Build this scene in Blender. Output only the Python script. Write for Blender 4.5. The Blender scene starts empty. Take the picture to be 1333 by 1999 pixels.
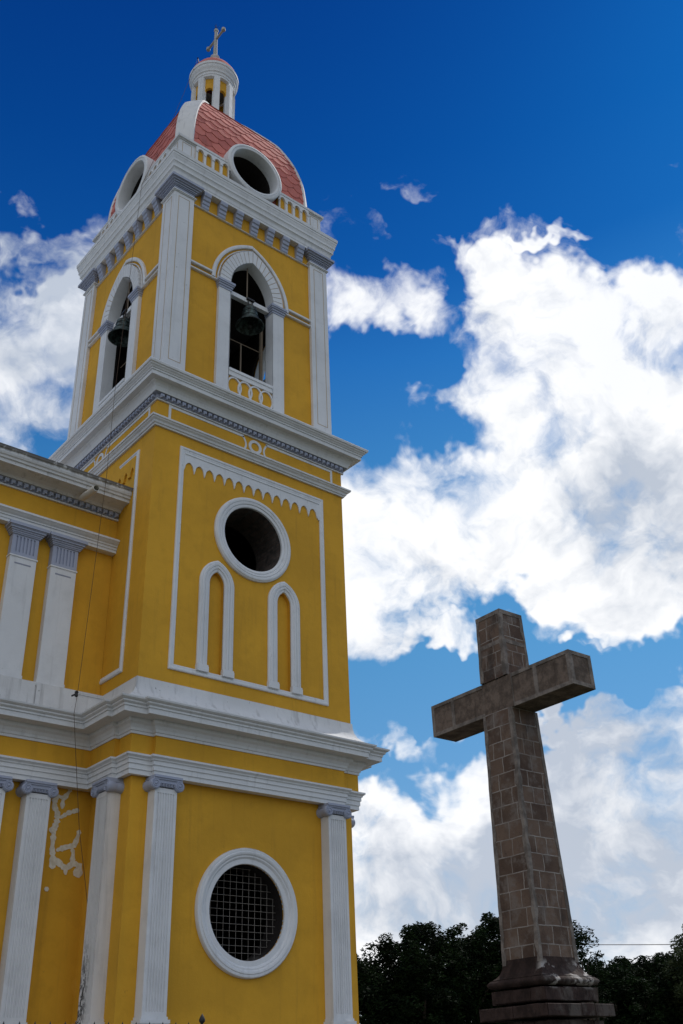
import bpy, math, random
from mathutils import Vector, Matrix
from mathutils.geometry import tessellate_polygon
R_ = math.radians
PI = math.pi
sc = bpy.context.scene
col = sc.collection
random.seed(7)

# ------------------------------------------------------------------ camera
cam_d = bpy.data.cameras.new("camera")
cam = bpy.data.objects.new("camera", cam_d)
col.objects.link(cam)
cam_d.sensor_fit = 'VERTICAL'
cam_d.sensor_height = 36.0
cam_d.lens = 36.0 * 1940.62 / 1999.0
cam_d.clip_start = 0.1
cam_d.clip_end = 5000
CF = Vector((0.5630, 0.6594, 0.4982)).normalized()
CR = Vector((0.7726, -0.6340, -0.0339)); CR = (CR - CF * CR.dot(CF)).normalized()
CU = CR.cross(CF)
cam.matrix_world = Matrix(((CR.x, CU.x, -CF.x, -12.7357), (CR.y, CU.y, -CF.y, -21.3993),
                           (CR.z, CU.z, -CF.z, -8.8728), (0, 0, 0, 1)))
sc.camera = cam
GZ = -10.47                      # ground level (z = 0 is set on the tower)

# ------------------------------------------------------------------ sun, exposure
SUN_DIR = Vector((0.80, 0.17, 1.12)).normalized()
SUN_EL = math.asin(SUN_DIR.z)
SUN_AZ = math.atan2(SUN_DIR.x, SUN_DIR.y)
sun_d = bpy.data.lights.new("sun", 'SUN')
sun_d.energy = 2.6
sun_d.angle = R_(0.5)
sun_d.color = (1.0, 0.95, 0.87)
sun = bpy.data.objects.new("sun", sun_d)
col.objects.link(sun)
sun.rotation_euler = SUN_DIR.to_track_quat('Z', 'Y').to_euler()
sc.view_settings.view_transform = 'Standard'
sc.view_settings.look = 'None'
sc.view_settings.gamma = 1.0
sc.view_settings.exposure = 0.0
sc.render.engine = 'CYCLES'
sc.cycles.max_bounces = 6
sc.cycles.use_denoising = True

# ------------------------------------------------------------------ node helper
class NT:
    def __init__(s, tree): s.t = tree; s.n = tree.nodes; s.l = tree.links
    def put(s, inp, v):
        if isinstance(v, bpy.types.NodeSocket): s.l.new(v, inp)
        else:
            if inp.type == 'RGBA' and len(v) == 3: v = (*v, 1)
            inp.default_value = v
    def new(s, kind, **kw):
        n = s.n.new(kind)
        for k, v in kw.items(): setattr(n, k, v)
        return n
    def m(s, op, a, b=None, c=None, clamp=False):
        n = s.new('ShaderNodeMath', operation=op); n.use_clamp = clamp
        s.put(n.inputs[0], a)
        if b is not None: s.put(n.inputs[1], b)
        if c is not None: s.put(n.inputs[2], c)
        return n.outputs[0]
    def vm(s, op, a, b=None, scale=None):
        n = s.new('ShaderNodeVectorMath', operation=op)
        s.put(n.inputs[0], a)
        if b is not None: s.put(n.inputs[1], b)
        if scale is not None: s.put(n.inputs['Scale'], scale)
        return n.outputs['Value'] if op in ('DOT_PRODUCT', 'LENGTH') else n.outputs[0]
    def mix(s, f, a, b, mode='MIX'):
        n = s.new('ShaderNodeMix', data_type='RGBA', blend_type=mode)
        s.put(n.inputs[0], f); s.put(n.inputs[6], a); s.put(n.inputs[7], b)
        return n.outputs[2]
    def noise(s, v, scale, detail=4, rough=0.5, dist=0.0, lac=2.0):
        n = s.new('ShaderNodeTexNoise'); s.put(n.inputs['Vector'], v)
        n.inputs['Scale'].default_value = scale; n.inputs['Detail'].default_value = detail
        n.inputs['Roughness'].default_value = rough; n.inputs['Distortion'].default_value = dist
        n.inputs['Lacunarity'].default_value = lac
        return n.outputs[0]
    def mapr(s, v, a, b, c=0.0, d=1.0, smooth=True):
        n = s.new('ShaderNodeMapRange'); n.interpolation_type = 'SMOOTHSTEP' if smooth else 'LINEAR'
        s.put(n.inputs[0], v)
        for i, x in enumerate((a, b, c, d)): s.put(n.inputs[i + 1], x)
        return n.outputs[0]

# ------------------------------------------------------------------ world: sky and clouds, by direction
# each row: direction of the cloud, its rotation, angular half width and height, weight
CLOUDS = [
    (0.6862, 0.4342, 0.5836, 2.205, 0.177, -0.878, 0.1638, 0.0894, 1.20),
    (0.6232, 0.4551, 0.6360, 2.269, 0.146, -0.819, 0.0648, 0.0474, 1.00),
    (0.7062, 0.3665, 0.6058, 2.241, 0.223, -0.919, 0.0873, 0.0485, 1.10),
    (0.5225, 0.5388, 0.6608, 2.294, 0.060, -0.717, 0.0630, 0.0429, 0.95),
    (0.7176, 0.4659, 0.5177, 2.123, 0.164, -0.894, 0.1698, 0.1149, 1.25),
    (0.6311, 0.6025, 0.4885, 2.083, 0.078, -0.765, 0.1437, 0.0873, 1.30),
    (0.7700, 0.4608, 0.4413, 2.035, 0.169, -0.948, 0.1184, 0.0789, 1.20),
    (0.6179, 0.6626, 0.4233, 2.008, 0.052, -0.726, 0.0975, 0.0718, 1.10),
    (0.7161, 0.5438, 0.4376, 2.027, 0.121, -0.862, 0.1161, 0.0379, 0.90),
    (0.7786, 0.4814, 0.4026, 1.991, 0.155, -0.948, 0.0887, 0.0320, 0.85),
    (0.8232, 0.5279, 0.2089, 1.782, 0.100, -0.979, 0.1038, 0.1085, 1.60),
    (0.8003, 0.5811, 0.1479, 1.720, 0.072, -0.932, 0.1356, 0.1029, 1.60),
    (0.8293, 0.4905, 0.2677, 1.844, 0.127, -1.001, 0.0571, 0.0619, 1.20),
    (0.7931, 0.5433, 0.2753, 1.851, 0.109, -0.939, 0.0243, 0.0340, 0.80),
    (0.6939, 0.6949, 0.1887, 1.761, 0.051, -0.775, 0.1215, 0.0729, 1.20),
    (0.6728, 0.7270, 0.1369, 1.708, 0.041, -0.741, 0.1384, 0.0907, 1.30),
    (0.7459, 0.6582, 0.1020, 1.673, 0.050, -0.843, 0.1958, 0.0699, 1.30),
    (0.6566, 0.6945, 0.2940, 1.872, 0.134, -0.716, 0.0552, 0.0120, 0.85),
    (0.7737, 0.5236, 0.3566, 1.935, -0.001, -0.976, 0.0222, 0.0079, 0.80),
    (0.7553, 0.5404, 0.3708, 1.954, 0.122, -0.901, 0.0129, 0.0060, 0.70),
    (0.7173, 0.6469, 0.2590, 1.833, 0.070, -0.818, 0.0445, 0.0247, 0.80),
    (0.7574, 0.5861, 0.2879, 1.863, -0.006, -0.914, 0.0345, 0.0089, 0.80),
    (0.7689, 0.5804, 0.2683, 1.843, -0.074, -0.945, 0.0391, 0.0108, 0.80),
    (0.6067, 0.4066, 0.6831, 2.351, -0.239, -1.211, 0.0245, 0.0059, 0.62),
    (0.6500, 0.2770, 0.7077, 2.401, 0.287, -0.868, 0.0209, 0.0037, 0.80),
    (0.5418, 0.2687, 0.7964, 2.498, -0.096, -1.238, 0.0072, 0.0036, 0.60),
    (0.2562, 0.6835, 0.6835, 2.334, -0.148, -0.499, 0.0723, 0.0386, 0.62),
    (0.2511, 0.7357, 0.6291, 2.261, -0.159, -0.459, 0.1162, 0.0533, 0.68),
    (0.2810, 0.7731, 0.5686, 2.182, -0.139, -0.445, 0.1275, 0.0784, 0.85),
    (0.2931, 0.7069, 0.6438, 2.277, -0.127, -0.501, 0.0736, 0.0441, 0.50),
    (0.2218, 0.6622, 0.7157, 2.371, 0.074, -0.247, 0.0237, 0.0114, 0.45),
    (0.2700, 0.6533, 0.7073, 2.365, -0.132, -0.526, 0.0337, 0.0241, 0.40),
    (0.5748, 0.4540, 0.6808, 2.337, -0.192, -1.084, 0.0223, 0.0273, 0.80),
    (0.5956, 0.4375, 0.6737, 2.376, -0.364, -1.292, 0.0297, 0.0148, 0.60),
    (0.6693, 0.6356, 0.3848, 1.966, -0.056, -0.834, 0.0509, 0.0132, 0.80),
    (0.7830, 0.4967, 0.3745, 1.955, -0.050, -1.026, 0.0541, 0.0148, 0.70),
    (0.6279, 0.7046, 0.3306, 1.908, 0.043, -0.713, 0.0304, 0.0152, 0.50),
]
GAPS = [
    (0.5516, 0.5600, 0.6181, 2.239, 0.065, -0.727, 0.0509, 0.0356, 0.90),
    (0.6198, 0.5535, 0.5562, 2.164, 0.095, -0.778, 0.0383, 0.0255, 0.80),
    (0.7254, 0.5935, 0.3486, 1.929, 0.096, -0.849, 0.1505, 0.0301, 0.80),
    (0.6954, 0.6455, 0.3160, 1.893, 0.072, -0.799, 0.1004, 0.0352, 0.70),
    (0.7565, 0.5745, 0.3125, 1.890, 0.102, -0.888, 0.0445, 0.0223, 0.50),
    (0.2347, 0.7093, 0.6647, 2.311, -0.167, -0.471, 0.0336, 0.0096, 0.50),
    (0.7222, 0.3647, 0.5877, 2.218, 0.227, -0.935, 0.0291, 0.0194, 0.30),
    (0.6655, 0.7001, 0.2588, 1.854, 0.386, -0.651, 0.0448, 0.0199, 0.40),
    (0.3363, 0.4904, 0.8040, 2.505, -0.029, -0.641, 0.1224, 0.0706, 1.00),
    (0.5246, 0.3171, 0.7901, 2.503, 0.178, -0.793, 0.1388, 0.0694, 0.80),
    (0.1446, 0.5799, 0.8018, 2.530, -0.203, -0.524, 0.0667, 0.0667, 0.80),
    (0.2164, 0.5239, 0.8238, 2.551, -0.128, -0.580, 0.0724, 0.0498, 1.20),
    (0.1996, 0.6770, 0.7084, 2.376, -0.188, -0.478, 0.0423, 0.0282, 0.60),
    (0.5201, 0.4530, 0.7241, 2.386, 0.100, -0.749, 0.0638, 0.0294, 1.30),
    (0.4629, 0.3299, 0.8227, 2.550, 0.134, -0.755, 0.0915, 0.0412, 0.90),
]
GREYS = [
    (0.7753, 0.4379, 0.4552, 2.052, 0.183, -0.962, 0.0981, 0.0834, 1.00),
    (0.8084, 0.5526, 0.2028, 1.776, 0.092, -0.952, 0.1091, 0.1328, 1.00),
    (0.7756, 0.5749, 0.2606, 1.836, 0.095, -0.907, 0.0585, 0.0487, 0.50),
    (0.6898, 0.7094, 0.1447, 1.716, 0.045, -0.765, 0.1052, 0.0622, 0.70),
    (0.2641, 0.7559, 0.5991, 2.222, -0.150, -0.450, 0.1267, 0.1121, 0.60),
    (0.2488, 0.6802, 0.6895, 2.343, -0.153, -0.498, 0.0817, 0.0576, 0.70),
    (0.7454, 0.6516, 0.1405, 1.712, 0.057, -0.844, 0.0853, 0.0711, 0.70),
]
SKY_STOPS = [(0.06, (0.75, 0.72, 0.80)), (0.17, (0.58, 0.80, 0.92)), (0.38, (0.40, 0.86, 1.0)), (0.52, (0.27, 0.80, 1.05)),
             (0.62, (0.11, 0.58, 1.0)), (0.69, (0.03, 0.36, 0.82)), (0.76, (0.015, 0.28, 0.73)), (0.86, (0.01, 0.195, 0.62))]
BACK_COVER = 0.9
PLASTER = [
    ([(-3.455, -3.169), (-3.492, -3.259), (-3.55, -3.352), (-3.609, -3.444), (-3.61, -3.633)], 0.057),
    ([(-3.731, -3.376), (-3.797, -3.489), (-3.782, -3.612), (-3.701, -3.727), (-3.693, -3.891), (-3.741, -4.06), (-3.739, -4.262), (-3.737, -4.463), (-3.695, -4.638), (-3.691, -4.854)], 0.076),
    ([(-3.634, -3.822), (-3.466, -3.698), (-3.223, -3.606)], 0.057),
    ([(-3.647, -4.484), (-3.455, -4.404), (-3.258, -4.344), (-3.205, -4.206), (-3.167, -4.017)], 0.063),
    ([(-3.671, -4.655), (-3.528, -4.741), (-3.396, -4.828), (-3.383, -4.946)], 0.069),
    ([(-3.396, -4.828), (-3.263, -4.717), (-3.264, -4.497), (-3.298, -4.399)], 0.063),
    ([(-3.243, -4.695), (-3.102, -4.743), (-3.059, -4.938)], 0.094),
    ([(-3.098, -4.782), (-3.179, -4.869), (-3.057, -4.958)], 0.094),
    ([(-3.744, -3.356), (-3.683, -3.391), (-3.591, -3.4)], 0.05),
    ([(-3.768, -5.21), (-3.764, -5.296)], 0.063),
    ([(-3.789, -4.025), (-3.786, -4.146)], 0.076),
]

world = bpy.data.worlds.new("World"); sc.world = world
world.use_nodes = True
w = NT(world.node_tree); w.n.clear()
sky = w.new('ShaderNodeTexSky', sky_type='NISHITA'); sky.sun_disc = False
sky.sun_elevation = SUN_EL; sky.sun_rotation = SUN_AZ
sky.air_density = 1.0; sky.dust_density = 0.25; sky.ozone_density = 3.0
co = w.new('ShaderNodeTexCoord').outputs['Generated']
wb = w.new('ShaderNodeTexNoise'); w.put(wb.inputs['Vector'], co)
wb.inputs['Scale'].default_value = 11.0; wb.inputs['Detail'].default_value = 4; wb.inputs['Roughness'].default_value = 0.6
cob = w.vm('ADD', co, w.vm('SCALE', w.vm('SUBTRACT', wb.outputs[1], (0.5, 0.5, 0.5)), scale=0.16))
def blob_field(rows):
    tot = None
    for x, y, z, ex, ey, ez, a, b, wt in rows:
        mp = w.new('ShaderNodeMapping', vector_type='TEXTURE')
        w.put(mp.inputs[0], cob)
        mp.inputs[1].default_value = (x, y, z); mp.inputs[2].default_value = (ex, ey, ez)
        mp.inputs[3].default_value = (a * 1.25, b * 1.25, 1.2)
        g = w.new('ShaderNodeTexGradient', gradient_type='SPHERICAL'); w.put(g.inputs[0], mp.outputs[0])
        v = w.m('MINIMUM', w.m('MULTIPLY', g.outputs['Fac'], 1.75 * wt), wt)
        tot = v if tot is None else w.m('ADD', tot, v)
    return tot
warp = w.new('ShaderNodeTexNoise'); w.put(warp.inputs['Vector'], co)
warp.inputs['Scale'].default_value = 7.0; warp.inputs['Detail'].default_value = 6
wv = w.vm('SCALE', w.vm('SUBTRACT', warp.outputs[1], (0.5, 0.5, 0.5)), scale=0.13)
cw = w.vm('ADD', co, wv)
cw = w.vm('MULTIPLY', cw, (1.0, 1.0, 1.35))
n1 = w.noise(cw, 9.0, 14, 0.57, 0.15)
cs = w.vm('ADD', cw, tuple(SUN_DIR * 0.030))
n2 = w.noise(cs, 9.0, 5, 0.60, 0.12)
n3 = w.noise(cw, 3.0, 4, 0.5)
F = w.m('MINIMUM', blob_field(CLOUDS), 1.32)
Gp = blob_field(GAPS)
# sky behind the viewer, never in the picture: broken cloud made up there to light the shaded walls
back = w.m('MULTIPLY', w.mapr(w.vm('DOT_PRODUCT', co, (-0.55, -0.64, 0.54)), 0.1, 0.7), BACK_COVER)
cov = w.m('SUBTRACT', w.m('ADD', w.m('SUBTRACT', F, 0.22), back), Gp)
fn = w.m("MULTIPLY", w.m("SUBTRACT", n1, 0.5), 4.2)
dens = w.m('ADD', cov, fn)
alpha = w.mapr(dens, -0.02, 1.08)
alpha = w.m('POWER', alpha, 0.9)
# self shading: thicker toward the sun is darker; grey undersides
lit = w.m('MULTIPLY', w.m('SUBTRACT', n1, n2), 2.2)
thick = w.mapr(dens, 0.5, 1.9)
grey = w.m('MINIMUM', blob_field(GREYS), 1.0)
gn = w.m('MULTIPLY', grey, w.mapr(n3, 0.3, 0.62, 0.55, 1.15))
shade = w.m('ADD', w.m('SUBTRACT', 1.0, w.m('MULTIPLY', gn, 0.80)), lit)
shade = w.m('MAXIMUM', w.m('MINIMUM', shade, 1.06), 0.25)
white = w.mix(w.m('SUBTRACT', 1.0, shade, clamp=True), (10.2, 10.3, 10.5), (3.5, 4.25, 5.5))
white = w.mix(w.m('MULTIPLY', w.mapr(n3, 0.4, 0.7), 0.12), white, (6.0, 7.0, 9.0))
# deep polarised blue: the same sky, more saturated
sepz = w.new('ShaderNodeSeparateXYZ'); w.put(sepz.inputs[0], co)
ramp = w.new('ShaderNodeValToRGB'); w.put(ramp.inputs[0], sepz.outputs[2])
stops = SKY_STOPS
while len(ramp.color_ramp.elements) < len(stops): ramp.color_ramp.elements.new(0.5)
for e, (p, c) in zip(ramp.color_ramp.elements, stops): e.position = p; e.color = (*c, 1)
skc = w.mix(1.0, sky.outputs[0], ramp.outputs[0], 'MULTIPLY')
colr = w.mix(alpha, skc, white)
bg = w.new('ShaderNodeBackground'); w.put(bg.inputs[0], colr); bg.inputs[1].default_value = 0.1
wo = w.new('ShaderNodeOutputWorld'); w.l.new(bg.outputs[0], wo.inputs[0])
world.cycles.sampling_method = 'MANUAL'; world.cycles.sample_map_resolution = 512

# ------------------------------------------------------------------ materials
def material(name, build):
    m = bpy.data.materials.new(name); m.use_nodes = True
    t = NT(m.node_tree); t.n.clear()
    b = t.new('ShaderNodeBsdfPrincipled'); o = t.new('ShaderNodeOutputMaterial')
    t.l.new(b.outputs[0], o.inputs[0])
    pos = t.new('ShaderNodeNewGeometry')
    build(t, b, pos.outputs['Position'], pos.outputs['Normal'])
    return m
def bump(t, b, h, strength, dist=0.01):
    n = t.new('ShaderNodeBump'); n.inputs['Strength'].default_value = strength
    n.inputs['Distance'].default_value = dist
    t.put(n.inputs['Height'], h); t.l.new(n.outputs[0], b.inputs['Normal'])
def streaks(t, p, s=(7, 7, 0.45), scale=1.0, detail=5):
    return t.noise(t.vm('MULTIPLY', p, s), scale, detail, 0.6)
def painted(base, var, rough=0.75, st_=0.665, grime=0.5, gcol=(0.10, 0.095, 0.09), speck=0.5, patch=None):
    def f(t, b, p, nrm):
        big = t.noise(p, 0.55, 5, 0.6)
        c = t.mix(t.mapr(big, 0.30, 0.70), tuple(x * (1 - var) for x in base), tuple(min(1, x * (1 + var)) for x in base))
        blot = t.noise(p, 2.3, 6, 0.62)
        c = t.mix(t.m('MULTIPLY', t.mapr(blot, 0.48, 0.70), 0.36), c, patch or tuple(x * 0.80 for x in base))
        st = streaks(t, p)
        c = t.mix(t.m('MULTIPLY', t.mapr(st, 0.53, 0.74), 0.38 * grime), c, gcol)
        pale = t.m('MULTIPLY', t.mapr(t.noise(t.vm('MULTIPLY', p, (1, 1, 0.5)), 1.3, 9, 0.68), 0.64, 0.72), 0.22)
        c = t.mix(pale, c, tuple(min(0.8, x * 1.25 + 0.04) for x in base))
        # mould that gathers on ledges facing up, and dark specks
        sep = t.new('ShaderNodeSeparateXYZ'); t.put(sep.inputs[0], nrm)
        up = t.mapr(sep.outputs[2], 0.72, 0.97)
        mo = t.mapr(t.noise(p, 5.0, 8, 0.7), 0.40, 0.60)
        c = t.mix(t.m('MULTIPLY', t.m('MULTIPLY', up, mo), 0.75), c, gcol)
        sp = t.mapr(t.noise(t.vm('MULTIPLY', p, (1, 1, 0.6)), 11.0, 6, 0.66), st_, st_ + 0.065)
        c = t.mix(t.m('MULTIPLY', sp, speck), c, gcol)
        t.put(b.inputs['Base Color'], c)
        b.inputs['Roughness'].default_value = rough
        b.inputs['Specular IOR Level'].default_value = 0.25
        hf = t.m('ADD', t.m('MULTIPLY', t.noise(p, 26, 5, 0.6), 0.35), t.noise(p, 3.0, 4, 0.55))
        bump(t, b, hf, 0.55, 0.018)
    return f
M = {}
M['yellow'] = material('ochre_stucco', painted((0.655, 0.345, 0.028), 0.10, grime=0.42, gcol=(0.20, 0.11, 0.03), speck=0.25))
M['white'] = material('white_paint', painted((0.70, 0.715, 0.735), 0.05, grime=0.45, speck=0.45))
M['white_old'] = material('weathered_white_paint', painted((0.66, 0.665, 0.67), 0.08, grime=0.9, speck=0.8, st_=0.65))
M['lilac'] = material('lilac_grey_paint', painted((0.37, 0.405, 0.515), 0.05, grime=0.3, speck=0.1))
M['tan'] = material('tan_outline', painted((0.42, 0.30, 0.17), 0.06, grime=0.3, speck=0.0))
M['tile'] = material('terracotta_tile', painted((0.50, 0.145, 0.120), 0.16, grime=0.5, gcol=(0.09, 0.035, 0.03), speck=0.25, patch=(0.40, 0.115, 0.095)))
def tile_f(t, b, p, nrm):
    painted((0.54, 0.170, 0.140), 0.08, grime=0.4, gcol=(0.09, 0.035, 0.03), speck=0.35, patch=(0.40, 0.115, 0.095))(t, b, p, nrm)
    src = b.inputs['Base Color'].links[0].from_socket
    gi = t.new('ShaderNodeNewGeometry').outputs['Random Per Island']
    c = t.mix(1.0, src, t.mix(gi, (0.86, 0.82, 0.82), (1.14, 1.18, 1.16)), 'MULTIPLY')
    c = t.mix(t.m('MULTIPLY', t.mapr(t.noise(t.vm('MULTIPLY', p, (1, 1, 0.5)), 1.6, 8, 0.7), 0.56, 0.68), 0.4), c, (0.15, 0.065, 0.055))
    t.put(b.inputs['Base Color'], c)
M['tile'] = material('terracotta_tile', tile_f)
def edge_mould(t, b, p, nrm):
    painted((0.66, 0.665, 0.67), 0.08, grime=0.9, speck=0.8, st_=0.65)(t, b, p, nrm)
    src = b.inputs['Base Color'].links[0].from_socket
    sep = t.new('ShaderNodeSeparateXYZ'); t.put(sep.inputs[0], p)
    hi = t.mapr(sep.outputs[2], 3.93, 4.10)
    n = t.noise(t.vm('MULTIPLY', p, (3, 3, 1.6)), 1.6, 9, 0.72)
    mk = t.mapr(t.m('ADD', n, t.m('MULTIPLY', hi, 0.22)), 0.56, 0.66)
    t.put(b.inputs['Base Color'], t.mix(t.m('MULTIPLY', mk, t.m('ADD', t.m('MULTIPLY', hi, 0.8), 0.05)), src, (0.07, 0.062, 0.055)))
M['edge_mould'] = material('white_paint_black_along_the_top', edge_mould)
M['inner'] = material('interior_shade_black', painted((0.022, 0.018, 0.017), 0.2, grime=0.3, speck=0.0))  # near-black: the unlit interior's shade is put into walls and reveals
M['dentilgap'] = material('dentil_shadow_paint', painted((0.29, 0.31, 0.38), 0.05, grime=0.3, speck=0.0))
def mould(t, b, p, nrm):
    painted((0.68, 0.67, 0.66), 0.06, grime=0.6, speck=0.3)(t, b, p, nrm)
    src = b.inputs['Base Color'].links[0].from_socket
    sep = t.new('ShaderNodeSeparateXYZ'); t.put(sep.inputs[0], p)
    low = t.mapr(sep.outputs[2], -5.9, -7.3)
    edge = t.mapr(sep.outputs[1], -2.42, -2.12)
    n = t.noise(t.vm('MULTIPLY', p, (1, 9, 3.2)), 2.6, 9, 0.72)
    mk = t.m('MULTIPLY', t.m('MULTIPLY', low, edge), t.mapr(n, 0.46, 0.54))
    t.put(b.inputs['Base Color'], t.mix(mk, src, (0.035, 0.032, 0.03)))
M['mould'] = material('white_paint_with_black_mould', mould)
def rough_stone(t, b, p, nrm):
    br = t.new('ShaderNodeTexBrick'); br.offset = 0.5
    t.put(br.inputs[0], t.vm('MULTIPLY', p, (1, 1, 1)))
    mp = t.new('ShaderNodeCombineXYZ'); sep = t.new('ShaderNodeSeparateXYZ'); t.put(sep.inputs[0], p)
    t.put(mp.inputs[0], sep.outputs[1]); t.put(mp.inputs[1], sep.outputs[2]); t.put(br.inputs[0], mp.outputs[0])
    t.put(br.inputs['Color1'], (0.075, 0.050, 0.042)); t.put(br.inputs['Color2'], (0.12, 0.088, 0.075)); t.put(br.inputs['Mortar'], (0.07, 0.065, 0.06))
    br.inputs['Scale'].default_value = 1.0; br.inputs['Brick Width'].default_value = 0.30; br.inputs['Row Height'].default_value = 0.085
    br.inputs['Mortar Size'].default_value = 0.012
    c = t.mix(t.mapr(t.noise(p, 6, 6, 0.65), 0.4, 0.65), br.outputs[0], (0.04, 0.035, 0.032))
    t.put(b.inputs['Base Color'], c); b.inputs['Roughness'].default_value = 0.95
    bump(t, b, br.outputs['Fac'], 0.8, -0.03)
M['brick'] = material('bare_brick_reveal', rough_stone)
def simple(colr, rough, metal=0.0, var=0.2, scale=8):
    def f(t, b, p, nrm):
        n = t.noise(p, scale, 5, 0.6)
        t.put(b.inputs['Base Color'], t.mix(n, tuple(x * (1 - var) for x in colr), tuple(x * (1 + var) for x in colr)))
        b.inputs['Roughness'].default_value = rough; b.inputs['Metallic'].default_value = metal
    return f
M['iron'] = material('black_iron', simple((0.015, 0.015, 0.016), 0.6))
M['wire'] = material('dark_cable', simple((0.06, 0.035, 0.02), 0.8))
M['grille'] = material('pale_grille_bars', simple((0.30, 0.27, 0.24), 0.6))
M['rod'] = material('grey_window_rods', simple((0.22, 0.17, 0.12), 0.7))
def bronze(t, b, p, nrm):
    n = t.noise(p, 9, 7, 0.65)
    c = t.mix(t.mapr(n, 0.42, 0.62), (0.022, 0.026, 0.024), (0.085, 0.125, 0.12))
    t.put(b.inputs['Base Color'], c); b.inputs['Roughness'].default_value = 0.6; b.inputs['Metallic'].default_value = 0.45
    bump(t, b, n, 0.4, 0.01)
M['bronze'] = material('patinated_bronze', bronze)
M['pvc'] = material('pale_plastic_pipe', simple((0.60, 0.57, 0.50), 0.5, var=0.05))
def paving(t, b, p, nrm):
    br = t.new('ShaderNodeTexBrick'); t.put(br.inputs[0], p)
    t.put(br.inputs['Color1'], (0.13, 0.12, 0.105)); t.put(br.inputs['Color2'], (0.10, 0.09, 0.08)); t.put(br.inputs['Mortar'], (0.09, 0.085, 0.08))
    br.inputs['Scale'].default_value = 1.0; br.inputs['Brick Width'].default_value = 0.6; br.inputs['Row Height'].default_value = 0.3; br.inputs['Mortar Size'].default_value = 0.012
    c = t.mix(t.mapr(t.noise(p, 0.8, 6, 0.6), 0.4, 0.7), br.outputs[0], (0.08, 0.075, 0.065))
    t.put(b.inputs['Base Color'], c); b.inputs['Roughness'].default_value = 0.85
    bump(t, b, br.outputs['Fac'], 0.3, -0.01)
M['paving'] = material('plaza_paving', paving)
def earth(t, b, p, nrm):
    n = t.noise(p, 0.25, 8, 0.65)
    t.put(b.inputs['Base Color'], t.mix(t.mapr(n, 0.4, 0.6), (0.035, 0.05, 0.018), (0.075, 0.065, 0.045))); b.inputs['Roughness'].default_value = 0.95
M['earth'] = material('grass_and_earth', earth)

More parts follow.
